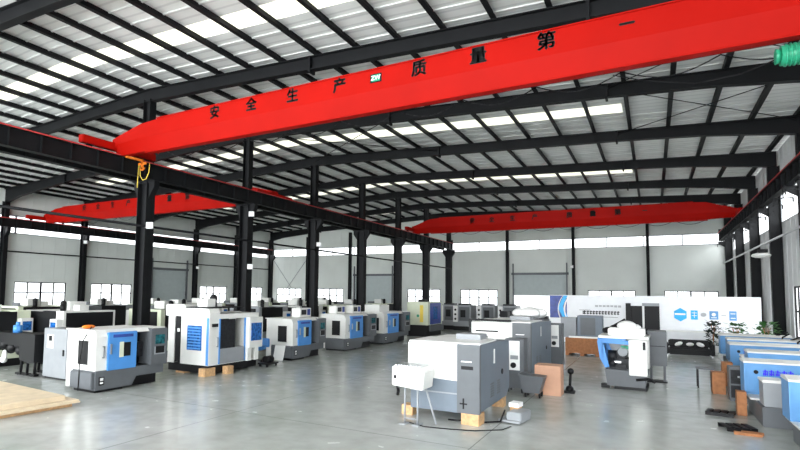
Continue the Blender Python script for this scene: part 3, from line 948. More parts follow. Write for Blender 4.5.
boxes('blue_strip', 'blue', o, (-0.02, 0.0, 0.02, 0.12, 0.38, 2.05)); boxes('blue_strip', 'blue', o, (0.47, 0.53, -0.02, 0.0, 0.38, 2.0), (1.78, 1.86, -0.02, 0.0, 0.38, 2.0))
boxes('nameplate', 'black', o, (0.12, 0.42, -0.012, 0.0, 1.72, 1.84)); boxes('handle', 'lgrey', o, (0.36, 0.40, -0.06, -0.02, 1.0, 1.35), (0.36, 0.40, -0.06, 0, 1.0, 1.03), (0.36, 0.40, -0.06, 0, 1.32, 1.35))
boxes('work_space', 'dark', o, (0.55, 1.78, 0.80, 0.86, 0.8, 2.0))
boxes('door_glass', 'dark', o, (0.55, 1.30, 0.0, 0.03, 0.92, 1.98)); boxes('front_skirt', 'lgrey', o, (0.53, 1.80, -0.02, 0.8, 0.38, 0.92))
b = MB().cyl((1.2, 0.55, 1.35), (1.2, 0.55, 1.9), 0.12, seg=16).box(0.7, 1.7, 0.3, 0.75, 1.0, 1.08); b.build('spindle', 'metal', o)
p = boxes('control_cabinet', 'white', o, (1.86, 2.62, -0.22, 0.5, 0.85, 2.02), bev=0.015)
boxes('louvre_panel', 'screen', p, (1.94, 2.54, -0.235, -0.22, 1.12, 1.80))
boxes('cabinet_leg', 'white', o, (1.88, 2.1, -0.12, 0.2, 0.36, 0.85), (2.3, 2.5, -0.12, 0.2, 0.36, 0.85))
boxes('top_beam', 'black', o, (0.0, 1.9, 0.15, 1.2, 2.38, 2.43))
b = MB().box(0.35, 0.75, 0.5, 1.0, 2.4, 2.72).box(1.0, 1.2, 0.6, 0.8, 2.2, 2.55); b.build('head_cover', 'white', o)
MB().cyl((0.9, 0.75, 2.4), (0.9, 0.75, 2.68), 0.12, seg=16).ball((0.9, 0.75, 2.74), 0.15).build('spindle_motor', 'black', o)
for (x, y, w, d, lb) in ((-15.35, 13.72, 0.42, 0.3, 'wooden block under the left end of the tall white machine'), (-13.95, 13.55, 0.3, 0.5, 'taller wooden block under the near corner of the tall white machine'),
                         (-13.72, 14.35, 0.25, 0.3, 'wooden block under the long front edge of the tall white machine')):
    q = B(-w / 2, w / 2, -d / 2, d / 2, 0, 0.28 if w < .4 else .24).build('wood_block', 'wood'); q.location = (x, y, 0)
    tag(q, lb, 'wood block')
o = thing('office_chair', 'blue plastic chair between the tall white machining centre and the next lathe', 'chair', (-14.95, 17.35, 0))
MB().ball((0, 0, 0.62), 0.42, 1, 0.9, 0.35).build('seat', 'blue', o); boxes('backrest', 'blue', o, (-0.4, 0.4, 0.28, 0.36, 0.62, 1.0), bev=0.03)
b = MB().cyl((0, 0, 0.08), (0, 0, 0.5), 0.05)
for k in range(4): b.cyl((0, 0, 0.1), (0.32 * math.cos(k * PI / 2), 0.32 * math.sin(k * PI / 2), 0.03), 0.025)
b.build('pedestal', 'black', o)
o = thing('floor_fan', 'dark machine part on a low dolly beside the tall white machining centre', 'dolly', (-13.75, 16.65, 0))
o.name = 'tool_dolly'
boxes('deck', 'black', o, (-0.25, 0.25, -0.35, 0.35, 0.10, 0.16)); MB().cyl((0, -0.2, 0.28), (0, 0.2, 0.28), 0.14, seg=16).build('round_part', 'black', o)
for sx in (-.18, .18):
    for sy in (-.28, .28): MB().cyl((sx, sy - .02, 0.05), (sx, sy + .02, 0.05), 0.05).build('caster', 'black', o)

# grey electric cabinet and the black rack left of the nearest lathe
o = thing('electric_cabinet', 'tall grey electric cabinet with a white warning label, left of the nearest blue-door lathe', 'cabinet', (-17.65, 10.65, 0))
boxes('body', 'lgrey', o, (-0.66, 0.66, -0.35, 0.35, 0.06, 1.68), bev=0.012); boxes('plinth', 'black', o, (-0.6, 0.6, -0.3, 0.3, 0, 0.06))
l = boxes('warning_label', 'paper', o, (-0.46, -0.10, -0.356, -0.35, 1.02, 1.48)); boxes('label_symbol', 'black', l, (-0.36, -0.18, -0.362, -0.356, 1.26, 1.44))
boxes('door_handle', 'black', o, (0.48, 0.54, -0.38, -0.35, 0.8, 1.0))
o = thing('chip_conveyor', 'black chip conveyor on caster legs, left of the tall grey electric cabinet', 'conveyor', (-19.35, 10.5, 0))
b = MB()
b.prism([(-0.05, 0.55), (0.55, 0.45), (0.85, 0.5), (0.85, 1.45), (-0.2, 1.45)], 'y', -0.4, 0.4)
b.box(-2.2, -0.1, -0.3, 0.3, 1.0, 1.42)
b.build('housing', 'black', o)
for (x, y) in ((-0.1, -0.3), (0.3, -0.3), (0.75, -0.3), (-0.1, 0.3), (0.3, 0.3), (0.75, 0.3)):
    MB().tube([(x, y, 0.08), (x + 0.06, y, 0.9)], 0.045).build('leg', 'black', o)
    MB().box(x - 0.2, x + 0.12, y - 0.08, y + 0.08, 0.03, 0.10).cyl((x - .15, y - .03, 0.05), (x - .15, y + .03, 0.05), 0.05).build('caster', 'black', o)
b = MB()
for k in range(7): b.ball((-2.0 + k * 0.27, -0.2 + 0.1 * (k % 2), 0.82 + 0.08 * (k % 3)), 0.19, 1.1, 0.8, 0.9)
b.build('hose_bundle', 'black', o)
MB().ball((-1.2, -0.3, 0.62), 0.12, 1, .6, 1.6).ball((-1.25, -0.3, 0.45), 0.12).build('hose_end', 'paper', o)
t = MB().cyl((0, 0, 0), (0, 0, 0.26), 0.15, seg=20).cyl((0, 0, 0.26), (0, 0, 0.34), 0.07, seg=16).box(-0.05, 0.05, -0.05, 0.05, 0.34, 0.38).build('oil_can', 'blue')
t.location = (-20.35, 10.5, 1.42); tag(t, 'blue oil can on the black chip conveyor at the left edge', 'can')

# generic upright machining centre used for the rows behind
def upright(label, variant=0, w=2.6, d=2.2, h=2.15):
    o = thing('machining_center', label, 'machine tool', (0, 0, 0), 0)
    boxes('base', 'black', o, (0.1, w - 0.1, 0.1, d - .1, 0, 0.3))
    b = MB()
    bc = ('white', 'cream', 'lgrey')[variant % 3]
    b.box(0, 0.22, 0, d, 0.3, h); b.box(w - 0.5, w, 0, d, 0.3, h); b.box(0.22, w - .5, 0.7, d, 0.3, h - .05); b.box(0.22, w - .5, 0, 0.7, 0.3, 0.75)
    b.build('body', bc, o)
    boxes('side_door', 'black', o, (-0.015, 0, 0.25, d - .3, 1.0, h - 0.10), (w, w + 0.015, 0.1, d - .1, 0.6, h - 0.06))
    boxes('work_space', 'black', o, (0.22, w - .5, 0.55, 0.7, 0.75, h - 0.05))
    boxes('door', 'black', o, (0.24, w - .52, -0.02, 0.03, 0.75, h - 0.04))
    b = MB(); b.box(0.9, 1.5, 0.9, 1.6, h, h + 0.35).box(1.6, 2.0, 1.0, 1.4, h - .05, h + 0.22); b.build('head_cover', 'white', o)
    MB().cyl((1.2, 0.8, h - .1), (1.2, 0.8, h + 0.26), 0.11, seg=14).ball((1.2, 0.8, h + 0.28), 0.12).build('spindle_motor', 'black', o)
    boxes('column', 'grey', o, (0.8, 1.7, 1.6, d - .02, h - .1, h + 0.15))
    p = boxes('control_cabinet', 'white', o, (w - 0.48, w - 0.02, -0.25, 0.0, 0.9, h - 0.3), bev=0.01)
    boxes('screen', 'screen', p, (w - 0.42, w - 0.08, -0.258, -0.25, h - 0.78, h - 0.42))
    return o

prot = [upright('cream machining centre with a black window behind the black chip conveyor', 1),
        upright('white machining centre with a small blue screen behind the grey electric cabinet', 0),
        upright('grey machining centre in the row behind the lathe with the leaning white sheet', 2)]
prot[0].location = (-20.3, 11.2, 0); prot[0].rotation_euler = (0, 0, RZ)
prot[1].location = (-19.2, 12.9, 0); prot[1].rotation_euler = (0, 0, 0)
prot[2].location = (-19.4, 22.6, 0); prot[2].rotation_euler = (0, 0, RZ)
GRP = 'machining centres in the rows behind the left aisle'
for q in prot: q['group'] = GRP
prot[0].location = (-22.0, 9.2, 0)
prot[1].location = (-22.7, 12.0, 0)
more = [
    (0, -19.3, 15.9, RZ, 'white machining centre directly behind the roof of the nearest blue-door lathe'),
    (2, -22.6, 19.6, RZ, 'grey machining centre behind the tall white one with the blue louvre'),
    (1, -19.4, 26.4, RZ, 'cream machining centre left of the third middle-row column'),
    (0, -19.4, 29.9, RZ, 'white machining centre right of the third middle-row column'),
    (2, -19.4, 33.4, RZ, 'grey machining centre between the third and fourth middle-row columns'),
    (0, -19.4, 38.4, RZ, 'white machining centre behind the fifth lathe, near the fourth middle-row column'),
    (0, -27.2, 14.0, RZ, 'white machining centre below the left paned window, at the left photo edge'),
    (2, -27.2, 17.8, RZ, 'grey machining centre of the third row, left of the left-wall column between the windows'),
    (0, -27.2, 21.6, RZ, 'white machining centre below the second paned window of the left wall'),
    (0, -27.2, 25.4, RZ, 'white machining centre of the third row, left of the nearest middle-row column'),
    (2, -27.2, 29.2, RZ, 'grey machining centre of the third row, right of the nearest middle-row column'),
    (0, -27.2, 33.0, RZ, 'white machining centre in front of the grey roller door of the left wall'),
    (0, -27.2, 37.0, RZ, 'white machining centre below the paned window right of the grey roller door'),
    (1, -27.2, 41.0, RZ, 'cream machining centre in the far left corner'),
]
for v, x, y, r, lb in more:
    dup(prot[v], (x, y, 0), r, lb, GRP)
SM = [(-16.9, 24.0, 'black oil-mist unit behind the third lathe'), (-16.9, 28.8, 'black oil-mist unit behind the fourth lathe')]

# white boxes standing on top of lathe rows
def control_unit(x, y, z, label):
    o = thing('control_unit', label, 'control unit', (x, y, z), RZ)
    boxes('case', 'white', o, (0, 0.9, 0, 0.5, 0.0, 0.42), bev=0.01)
    boxes('screen', 'dark', o, (0.1, 0.5, -0.006, 0, 0.1, 0.34)); boxes('button_panel', 'navy', o, (0.58, 0.82, -0.006, 0, 0.08, 0.36))
    return o
control_unit(-14.7, 20.05, 1.83, 'white control unit lying on the roof of the second blue-door lathe')
control_unit(-14.9, 23.6, 1.88, 'white control unit lying on the near end of the fourth machine in the left aisle')
control_unit(-14.6, 24.8, 1.88, 'white control unit lying on the door side of the fourth machine in the left aisle')
t = B(0, 1.0, 0, 1.3, 0, 0.42).build('white_box', 'white'); t.location = (-15.4, 27.6, 1.88); tag(t, 'large pale box on the roof of the fifth lathe of the left aisle', 'box')

# ------------------------------------------------------------------ tall grey lathes in the middle
def grey_lathe(loc, rz, L, W, H, label, loader=True, z0=0.24):
    """local: near end at y=0 spanning x 0..W, long side at x=W facing +x"""
    o = thing('cnc_lathe', label, 'machine tool', loc, rz, 'tall grey lathes in the middle of the hall')
    b = MB()
    b.prism([(0.0, 1.02), (0.0, H - .02), (W * 0.70, H + 0.02), (W * 0.70, 0.98)], 'y', 0.0, 0.6)
    b.prism([(0.25, 1.0), (0.05, H), (W * 0.70, H + 0.02), (W * 0.70, 1.0)], 'y', 0.6, L * 0.94)
    b.build('cover', 'white', o)
    boxes('base', 'bgrey', o, (0.05, W * 0.70, 0.04, L * 0.9, z0, 1.0), bev=0.01)
    boxes('end_panel', 'grey', o, (W * 0.70, W + 0.01, -0.01, 0.12, z0 + .02, H), bev=0.012)
    boxes('inner_frame', 'bgrey', o, (W * 0.70, W - 0.34, 0.12, L * 0.9, z0 + 0.06, H - 0.05))
    b = MB()
    b.prism([(0.10, z0 + .06), (L - 0.35, z0 + .06), (L, z0 + .25), (L, H - 0.08), (0.10, H)], 'x', W - 0.35, W)
    b.build('side_panel', 'bgrey', o)
    b = MB()
    for q in (0.9, 1.5):
        for k in range(6): b.box(W, W + 0.008, q, q + 0.32, 0.50 + k * 0.06, 0.53 + k * 0.06)
    b.build('vent', 'grey', o)
    MB().cyl((W, L * 0.72, 1.0), (W + 0.02, L * 0.72, 1.0), 0.07, seg=20).build('gauge', 'black', o)
    boxes('plate', 'paper', o, (W, W + 0.01, L * .44, L * .47, H - 0.55, H - 0.2))
    boxes('nameplate', 'paper', o, (W * 0.76, W * 0.90, -0.018, -0.01, H - 0.41, H - 0.385)); boxes('slot', 'black', o, (W * 0.76, W * 0.92, -0.018, -0.01, H - 0.58, H - 0.50))
    boxes('roof_plate', 'film', o, (0.03, W + .02, 0.0, L * 0.5, H, H + 0.03)); boxes('roof_box', 'lgrey', o, (W * 0.5, W * 0.85, L * 0.35, L * 0.55, H + 0.03, H + 0.16))
    boxes('rear_post', 'black', o, (-0.10, 0.03, L * 0.5, L * 0.56, 0.9, H))
    boxes('seam', 'lgrey', o, (0.05, W * 0.7, 0.028, 0.04, 0.66, 0.69))
    boxes('oil_gauge', 'black', o, (W * 0.78, W * 0.80, -0.02, -0.01, 0.36, 0.60), (W * 0.74, W * 0.84, -0.02, -0.01, 0.46, 0.49))
    return o

grey_lathe((-5.30, 11.72, 0), 0.0, 2.80, 1.78, 1.84, 'nearest grey and white lathe, on wooden blocks with a white box in front')
o = grey_lathe((-5.70, 18.05, 0), 0.0, 4.0, 2.05, 2.05, 'second tall grey and white lathe, its roof piled with white film', z0=0.0)

boxes('roof_rail', 'black', o, (0.0, 1.4, 0.0, 0.06, 2.06, 2.14)); boxes('front_post', 'black', o, (-0.10, 0.0, 0.0, 0.08, 1.3, 2.14)); boxes('cover_slot', 'black', o, (0.15, 0.95, -0.012, 0, 1.70, 1.75))

def control_cabinet(loc, label, rz=0.0, h=1.72, w=0.58):
    o = thing('control_cabinet', label, 'cabinet', loc, rz, 'grey control cabinets beside the tall lathes')
    boxes('body', 'grey', o, (0, w, 0, 0.55, 0.14, h), bev=0.015)
    p = boxes('panel', 'paper', o, (0.12, w * .78, -0.012, 0, h - 0.95, h - 0.06))
    boxes('key', 'lgrey', p, (0.17, w * .70, -0.018, -0.012, h - 0.62, h - 0.50))
    MB().cyl((w * .45, -0.05, h - 0.80), (w * .45, -0.01, h - 0.80), 0.085, seg=20).build('handwheel', 'black', p)
    for x in (0.08, w - .08):
        for y in (0.08, 0.47): MB().cyl((x - .02, y, 0.06), (x + .02, y, 0.06), 0.06, seg=14).box(x - .03, x + .03, y - .03, y + .03, 0.06, 0.15).build('caster', 'black', o)
    return o
control_cabinet((-4.08, 16.3, 0), 'grey control cabinet with a white panel, right of the nearest grey lathe', h=1.64)
control_cabinet((-3.86, 22.4, 0), 'grey control cabinet with a white panel, beyond the second grey lathe', h=1.85)
t = MB()
for (x, y, r) in ((0, 0, 0.40), (0.3, 0.15, 0.32), (-0.35, -0.1, 0.28), (0.1, -0.2, 0.3)): t.ball((x, y, 0.14), r, 1.1, 1.0, 0.62, sub=3)
t = t.build('plastic_film', 'film'); t.location = (-4.25, 20.9, 2.16); tag(t, 'heap of crumpled white film on the roof of the second grey lathe', 'plastic film')

# white chip box on legs
o = thing('chip_bin', 'white box with a grated top on thin legs, before the nearest grey lathe', 'bin', (-5.42, 11.05, 0))
b = MB().prism([(0, 0.86), (0.78, 0.80), (0.82, 1.22), (0.74, 1.30), (0.0, 1.30)], 'y', 0.0, 0.62, bev=0.02); b.build('box', 'white', o)
b = MB()
for k in range(9): b.box(0.06 + k * 0.075, 0.10 + k * 0.075, 0.05, 0.55, 1.30, 1.34)
b.build('grate', 'metal', o); boxes('knob', 'black', o, (0.06, 0.12, -0.01, 0.0, 1.02, 1.10))
for x in (0.30, 0.62): MB().tube([(x, 0.1, 0.0), (x, 0.1, 0.84)], 0.022).build('leg', 'lgrey', o)
MB().tube([(0.68, 0.4, 0.85), (0.98, 0.35, 0.0)], 0.025).build('leg', 'lgrey', o); MB().tube([(0.30, 0.1, 0.12), (0.62, 0.1, 0.12)], 0.018).build('stretcher', 'lgrey', o)
if 1:
   boxes('foot', 'lgrey', o, (0.22, 0.38, -0.05, 0.25, 0, 0.02), (0.54, 0.70, -0.05, 0.25, 0, 0.02))
MB().tube([(0.05, 0.2, 0.85), (0.08, 0.2, 0.72), (0.02, 0.3, 0.6)], 0.04).build('hose', 'black', o)
for k, (x, y, w, d, h_, lb) in enumerate(((-5.42, 12.10, 0.30, 0.3, 0.24, 'wooden block under the left corner of the nearest grey lathe'), (-3.74, 11.93, 0.42, 0.40, 0.26, 'wooden block under the near right corner of the nearest grey lathe'))):
    q = B(-w / 2, w / 2, -d / 2, d / 2, 0, h_).build('wood_block', 'wood'); q.location = (x, y, 0); q.rotation_euler = (0, 0, -0.05); tag(q, lb, 'wood block')
for (x, y, lb) in ((-5.3, 14.6, 'hidden'), (-3.72, 14.2, 'wooden block under the far right corner of the nearest grey lathe')):
    if lb != 'hidden':
        q = B(-.15, .15, -.15, .15, 0, 0.26).build('wood_block', 'wood'); q.location = (x, y, 0); tag(q, lb, 'wood block')
o = thing('chip_tray', 'low grey wheeled tray beside the nearest grey lathe, right of its near corner', 'tray', (-3.02, 12.70, 0), -0.15)
boxes('tray', 'lgrey', o, (-0.02, 0.34, -0.30, 0.35, 0.08, 0.26), bev=0.02); boxes('lid', 'paper', o, (-0.12, 0.12, 0.1, 0.40, 0.30, 0.40)); boxes('deck', 'lgrey', o, (-0.2, 0.32, -0.35, 0.35, 0.03, 0.08)); boxes('post', 'wood', o, (-0.1, 0.1, 0.12, 0.38, 0.08, 0.30))
MB().tube([(-0.05, -0.3, 0.30), (-0.1, -0.45, 0.05), (-0.4, -0.65, 0.02), (-1.2, -0.95, 0.02)], 0.02).build('hose', 'black', o)
rod('floor_cable', [(-5.2, 11.3, 0.012), (-4.6, 11.05, 0.012), (-4.0, 11.15, 0.012), (-3.5, 11.3, 0.012), (-3.0, 11.7, 0.012), (-2.9, 12.1, 0.012)], 0.012, 'black', 'thin black cable on the floor in front of the nearest grey lathe', 'cable')
o = thing('coolant_tank', 'low grey coolant tank on casters, in front of the pink carton', 'tank', (-3.42, 15.75, 0))
b = MB().prism([(0, 0.14), (0.46, 0.14), (0.60, 0.62), (-0.14, 0.66)], 'y', 0, 0.5); b.build('tank', 'grey', o)
for x in (0.06, 0.46):
    for y in (0.08, 0.42): MB().cyl((x - .02, y, 0.06), (x + .02, y, 0.06), 0.06).box(x - .03, x + .03, y - .03, y + .03, .06, .15).build('caster', 'black', o)
t = MB().box(0, 0.75, 0, 0.6, 0, 0.88).box(0.0, 0.75, -0.01, 0.0, 0.40, 0.46).build('carton', 'carton'); t.location = (-3.22, 16.45, 0); tag(t, 'pink-brown carton standing behind the low grey coolant tank', 'carton')
t = MB().ball((0, 0, 0.12), 0.12, 1, 1.3, 1).box(-0.15, 0.15, -0.1, 0.1, 0.0, 0.08).tube([(0, 0, 0.05), (0.03, 0.05, 0.62)], 0.04).ball((0.03, 0.05, 0.66), 0.10).build('scrap_part', 'black'); t.location = (-2.32, 17.2, 0); tag(t, 'black machine part on the floor right of the pink-brown carton', 'machine part')

# orange crate with a grey machine standing on it
t = MB().box(-3.95, -2.38, 0, 1.6, 0.12, 0.88)
for k in range(3): t.box(-3.95 + k * 0.70, -3.78 + k * 0.70, 0, 1.6, 0, 0.12)
t = t.build('wooden_crate', 'crate'); t.location = (0, 28.0, 0); tag(t, 'orange-brown wooden crate under a dark grey machine, left of the small open lathe', 'crate')
o = thing('boxed_machine', 'dark grey machine standing on the orange-brown crate in front of the display wall', 'machine tool', (-3.5, 28.2, 0.88))
boxes('body', 'bgrey', o, (0.1, 1.25, 0, 1.0, 0.0, 1.12), bev=0.02); boxes('side_cabinet', 'lgrey', o, (-0.7, 0.05, 0.1, 0.9, 0, 1.0), bev=0.02); boxes('door', 'grey', o, (0.25, 0.95, -0.02, 0, 0.15, 1.02)); boxes('base_tray', 'paper', o, (-0.3, 1.3, -0.1, 0.0, 0, 0.08))

# ------------------------------------------------------------------ small open lathe with blue guard
o = thing('open_lathe', 'small lathe with an open blue guard frame and a white door', 'machine tool', (-1.42, 18.75, 0), -0.03)
b = MB().prism([(0.05, 0.10), (1.15, 0.10), (1.22, 0.62), (-0.02, 0.62)], 'y', 0, 1.5, bev=0.01); b.build('base', 'grey', o)
boxes('foot', 'black', o, (0.25, 1.2, 0.08, 1.4, 0.0, 0.10), (-0.15, 0.1, 0.15, 0.35, 0, 0.12))
b = MB().box(0.0, 1.22, 1.1, 1.15, 0.62, 1.62).box(0.75, 1.24, 0.9, 1.5, 0.62, 1.7); b.build('back_panel', 'white', o)
b = MB()
b.prism([(-0.24, 1.52), (-0.08, 1.56), (0.12, 0.70), (0.0, 0.66), (-0.16, 0.95)], 'y', 0.02, 0.06); b.prism([(-0.05, 1.45), (0.02, 1.52), (0.28, 0.70), (0.20, 0.66)], 'y', 0.6, 0.64)
b.prism([(-0.22, 1.46), (-0.22, 1.62), (0.70, 1.56), (0.70, 1.44)], 'y', 0.02, 0.08); b.prism([(-0.20, 1.5), (0.0, 1.5), (0.05, 0.66), (-0.10, 0.75)], 'y', 0.9, 1.1); b.box(-0.10, -0.06, 0.02, 1.1, 1.0, 1.56)
b.prism([(-0.22, 1.52), (-0.16, 1.60), (-0.10, 1.0), (-0.14, 1.0)], 'y', 0.06, 1.1)
b.box(-0.22, 0.62, 0.02, 1.2, 1.58, 1.62)
b.build('guard_frame', 'blue', o)
d = boxes('door', 'white', o, (0.70, 1.22, -0.06, 0.0, 0.48, 1.60), bev=0.015); boxes('door_handle', 'metal', d, (0.98, 1.15, -0.10, -0.06, 0.92, 0.95), (1.0, 1.03, -0.08, -0.06, 0.95, 1.12)); boxes('lock', 'black', d, (1.10, 1.18, -0.075, -0.06, 1.30, 1.55))
b = MB(); b.cyl((0.05, 0.5, 1.0), (0.30, 0.5, 1.0), 0.20, seg=20); b.box(0.30, 0.7, 0.35, 0.8, 0.62, 0.95); b.box(0.1, 0.6, 0.25, 0.35, 0.62, 0.78); b.cyl((0.45, 0.45, 1.1), (0.45, 0.7, 1.1), 0.18, seg=12); b.ball((0.2, 0.3, 0.80), 0.14)
b.build('turret', 'dark', o)
MB().cyl((0.50, 0.30, 1.18), (0.50, 0.40, 1.18), 0.15, seg=20).build('chuck', 'lgrey', o)
boxes('tool_block', 'metal', o, (0.25, 0.45, 0.2, 0.25, 0.82, 0.88))
boxes('lamp_strip', 'green', o, (0.45, 0.68, 0.30, 0.34, 1.28, 1.38))
boxes('roof_plate', 'white', o, (-0.2, 1.26, 0.05, 1.55, 1.62, 1.70))
b = MB().box(1.2, 1.35, 0.1, 0.3, 0.3, 0.4).tube([(0.9, -0.05, 0.35), (1.25, -0.1, 0.42), (1.4, 0.1, 0.3)], 0.04); b.build('hose', 'black', o)
t = MB().ball((0, 0, 0.30), 0.30, 1.0, 1, 0.6, sub=3).ball((0.22, 0.15, 0.24), 0.22, 1, 1, 0.6).box(-0.55, 0.55, -0.45, 0.5, 0.0, 0.24, bev=0.03).build('plastic_film', 'film'); t.location = (-0.80, 19.55, 1.70); tag(t, 'heap of white film on the roof of the small open lathe', 'plastic film')
o = thing('electric_cabinet', 'grey electric cabinet behind the right side of the small open lathe', 'cabinet', (-0.20, 20.6, 0))
boxes('body', 'grey', o, (0, 0.58, 0, 0.9, 0.62, 1.80), bev=0.012); boxes('leg', 'grey', o, (0.04, 0.12, 0.4, 0.8, 0, 0.62), (0.46, 0.54, 0.4, 0.8, 0, 0.62)); boxes('seam', 'black', o, (0.05, 0.53, -0.006, 0.0, 1.28, 1.30)); boxes('foot_plate', 'black', o, (0.0, 0.58, 0.35, 0.85, 0, 0.04))
t = MB().ball((0, 0, 0.2), 0.22, 1.4, 1, 0.7).ball((-0.3, 0, 0.12), 0.2, 1.2, 1, .6).tube([(-0.5, 0, 0.05), (0.2, 0, 0.5)], 0.05).build('tool_pile', 'black'); t.location = (-1.05, 19.9, 1.70); tag(t, 'black arm of a tool sticking up on the left of the small open lathe roof', 'tool')

# ------------------------------------------------------------------ far grey machines at the end of the aisle
def far_lathe(loc, label, m='lgrey', w=1.5, h=2.1, d=1.6, dots=True):
    o = thing('cnc_lathe', label, 'machine tool', loc, 0, 'grey machines at the far end of the aisle')
    boxes('base', 'black', o, (0, w, 0.05, d, 0, 0.35)); boxes('body', m, o, (0, w, 0, d, 0.35, h), bev=0.02)
    p = boxes('panel', 'paper', o, (-0.02, 0.38, -0.02, 0.0, 0.7, h - .05))
    for k in range(3): MB().cyl((0.18, -0.04, 0.95 + k * 0.38), (0.18, -0.02, 0.95 + k * 0.38), 0.09).build('knob', 'black', p)
    boxes('door', 'grey', o, (0.5, w - .1, -0.015, 0, 0.8, h - 0.15)); boxes('door_window', 'black', o, (0.62, w - .45, -0.02, -0.015, 1.1, h - 0.4)); boxes('head', 'black', o, (0.3, w - .3, 0.4, d - .4, h, h + 0.12))
    return o
f0 = far_lathe((-16.2, 42.2, 0), 'grey machine with a screen, leftmost of those at the far end of the aisle')
for x, y, lb in ((-14.7, 41.6, 'grey machine with white knob panel, second from left at the far aisle end'),
                 (-12.9, 42.3, 'grey machine with white knob panel, third from left at the far aisle end'),
                 (-11.2, 42.6, 'grey machine with white knob panel, fourth from left at the far aisle end')):
    dup(f0, (x, y, 0), 0, lb)
for x, y, lb in ((-9.5, 40.0, 'long low dark machine bed left of the open roller door'), (-7.3, 39.0, 'low dark machine bed in front of the open roller door')):
    o = thing('machine_bed', lb, 'machine bed', (x, y, 0))
    boxes('bed', 'grey', o, (-0.9, 0.9, 0, 0.9, 0, 1.3), bev=0.03); boxes('head', 'black', o, (-0.9, -0.3, 0, 0.8, 1.3, 1.75), bev=0.03); boxes('slide', 'dark', o, (0.0, 0.6, 0.1, 0.7, 1.3, 1.5))

# ------------------------------------------------------------------ row of lathes along the right wall
def guard_lathe(label):
    """local: near left corner at the origin, long side along +x, blue guard faces -y (the camera)"""
    o = thing('bench_lathe', label, 'machine tool', (0, 0, 0), 0, 'blue-guard lathes along the right wall')
    boxes('base', 'grey', o, (0.10, 2.45, -1.35, 0.75, 0.0, 0.46), bev=0.015)
    boxes('tray', 'white', o, (0.0, 2.5, -0.42, 0.85, 0.46, 0.50))
    boxes('guard', 'lblue', o, (0.0, 2.5, 0.25, 0.33, 0.50, 1.30), bev=0.015)
    boxes('guard_end', 'lblue', o, (-0.03, 0.03, 0.25, 0.95, 0.50, 1.30))
    b = MB().prism([(0.22, 1.30), (0.95, 1.30), (0.95, 1.36), (0.6, 1.40), (0.22, 1.34)], 'x', -0.04, 2.52); b.build('roof_cover', 'white', o)
    b = MB()
    rnd = random.Random(5)
    x = 0.36
    for k in range(5):                       # violet brush lettering, unreadable in the photo
        b.box(x, x + 0.11, 0.236, 0.25, 1.10, 1.12); b.box(x + 0.01, x + 0.10, 0.236, 0.25, 1.03, 1.05)
        b.box(x + 0.04, x + 0.07, 0.236, 0.25, 1.0, 1.15); b.box(x + 0.01, x + 0.03, 0.236, 0.25, 1.0, 1.08); b.box(x + 0.09, x + 0.11, 0.236, 0.25, 1.0, 1.12)
        x += 0.13
    b.build('violet_lettering', 'violet', o)
    p = boxes('headstock', 'lgrey', o, (0.32, 0.98, -0.35, 0.25, 0.50, 0.96), bev=0.01); boxes('headstock_door', 'dark', p, (0.62, 0.90, -0.36, -0.35, 0.56, 0.88))
    MB().cyl((0.22, 0.20, 1.08), (0.22, 0.25, 1.08), 0.05).build('knob', 'black', o)
    boxes('gear_cover', 'lgrey', o, (0.14, 0.52, -1.30, -0.70, 0.46, 1.02), bev=0.02); boxes('cover_top', 'white', o, (0.12, 0.54, -1.32, -0.68, 1.02, 1.08), bev=0.01)
    b = MB().tube([(2.1, -0.2, 0.5), (2.1, -0.2, 1.35), (2.35, -0.1, 1.5)], 0.03).tube([(2.0, 0.5, 1.36), (2.4, 0.4, 1.55)], 0.03); b.build('lamp_arm', 'black', o)
    boxes('splash_shield', 'film', o, (1.9, 2.45, 0.1, 0.14, 0.5, 1.25))
    return o
g0 = guard_lathe('nearest blue-guard lathe on the right, its pale blue guard cut by the right photo edge')
RP = [(2.42, 13.30, None),
      (2.08, 16.55, 'second blue-guard lathe from the camera along the right wall, widest in view'),
      (2.56, 19.6, 'third blue-guard lathe from the camera along the right wall, with small violet lettering'),
      (2.42, 22.5, 'fourth blue-guard lathe from the camera along the right wall'),
      (2.62, 25.1, 'fifth blue-guard lathe from the camera along the right wall'),
      (2.62, 27.75, 'farthest blue-guard lathe of the row along the right wall, below the potted plants')]
for k, (x, y, lb) in enumerate(RP):
    if k == 0: g0.location = (x, y, 0)
    else: dup(g0, (x, y, 0), 0, lb)

# crates, table and scrap left of that row
o = thing('small_table', 'small dark table beside the orange crates at the left end of the blue-guard lathes', 'table', (1.45, 20.7, 0))
boxes('tabletop', 'grey', o, (-0.25, 0.25, -0.25, 0.25, 0.62, 0.66)); boxes('leg', 'black', o, (-0.22, -0.18, -0.22, -0.18, 0, 0.62), (0.18, 0.22, -0.22, -0.18, 0, 0.62), (-0.22, -0.18, 0.18, 0.22, 0, 0.62), (0.18, 0.22, 0.18, 0.22, 0, 0.62))
o = thing('tool_cabinet', 'dark grey tool cabinet between the small table and the second blue-guard lathe', 'cabinet', (2.10, 18.75, 0))
boxes('body', 'grey', o, (-0.2, 0.25, -0.25, 0.25, 0, 0.98), bev=0.01); boxes('drawer', 'dark', o, (-0.17, 0.22, -0.26, -0.25, 0.1, 0.45), (-0.17, 0.22, -0.26, -0.25, 0.5, 0.9)); boxes('knob', 'metal', o, (0.0, 0.05, -0.28, -0.26, 0.68, 0.73))
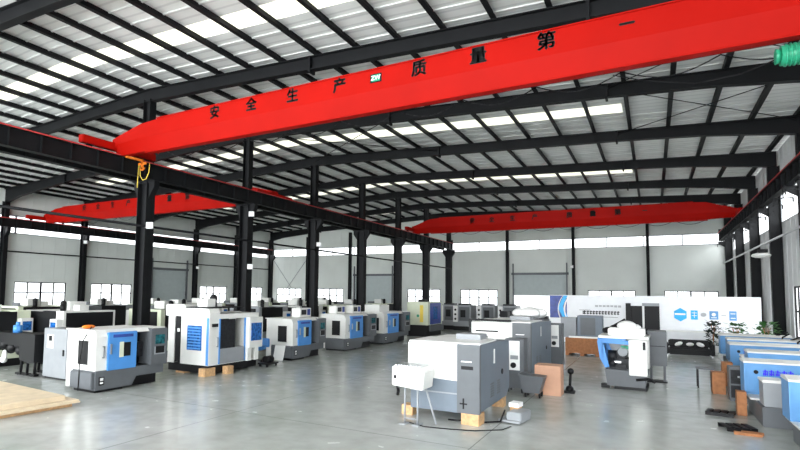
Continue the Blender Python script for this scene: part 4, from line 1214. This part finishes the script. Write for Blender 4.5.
for (x, y, w, d, h_, lb) in ((1.74, 19.8, 0.34, 0.5, 0.66, 'orange wooden crate in front of the small dark table'), (1.93, 16.5, 0.2, 0.3, 0.60, 'narrow orange wooden crate at the left end of the second blue-guard lathe'),
                          (2.16, 21.6, 0.3, 0.4, 0.8, 'brown box at the left end of the fourth blue-guard lathe')):
    q = MB().box(-w / 2, w / 2, -d / 2, d / 2, 0, h_)
    q.box(-w / 2 - .01, w / 2 + .01, -d / 2 - .01, d / 2 + .01, h_ * .45, h_ * .52)
    q = q.build('wooden_crate', 'crate'); q.location = (x, y, 0); tag(q, lb, 'crate')
for (x, y, r, lb) in ((1.62, 14.6, 0.3, 'small black pallet nearest the camera on the floor left of the blue-guard lathes'), (1.45, 16.2, -0.2, 'small dark pallet on the floor left of the narrow orange crate')):
    o = thing('pallet', lb, 'pallet', (x, y, 0), r)
    boxes('runner', 'black', o, (-0.3, 0.3, -0.25, -0.2, 0, 0.07), (-0.3, 0.3, 0.2, 0.25, 0, 0.07))
    boxes('deck', 'black', o, *[(-0.3 + k * 0.16, -0.18 + k * 0.16, -0.25, 0.25, 0.07, 0.09) for k in range(4)])
t = MB().box(-0.25, 0.25, -0.05, 0.05, 0, 0.06).box(-0.1, 0.3, 0.1, 0.18, 0, 0.06).build('scrap_wood', 'crate'); t.location = (1.75, 14.1, 0); tag(t, 'reddish wood scraps beside the nearest small black pallet', 'wood')

# ------------------------------------------------------------------ plywood sheets, bottom left
ang = -0.07
for k in range(5):
    z = 0.10 + k * 0.04
    t = B(-3.9, 0, -2.9, 0, 0, 0.036, bev=0).build('plywood_sheet', 'ply')
    off = (0.0, 0.02, 0.22, 0.24, 0.24)[k]
    t.location = (-13.02 - off, 8.32 - off * 1.1, z); t.rotation_euler = (0, 0, ang)
    tag(t, ('lowest plywood sheet of the stack on the floor, bottom left', 'second lowest plywood sheet of the stack at bottom left', 'middle plywood sheet of the stack at bottom left, set back from the lower ones',
            'second plywood sheet from the top of the stack at bottom left', 'top plywood sheet of the stack at bottom left, fully visible')[k], 'plywood sheet', 'plywood sheets stacked bottom left')
for k, nm in enumerate(('right', 'left')):
    t = B(-0.06, 0.06, -2.75, -0.08, 0, 0.10).build('timber_bearer', 'wood'); t.location = (-13.25 - k * 2.6, 8.3, 0); t.rotation_euler = (0, 0, ang)
    tag(t, 'timber bearer under the plywood stack, the %s one' % nm, 'timber')
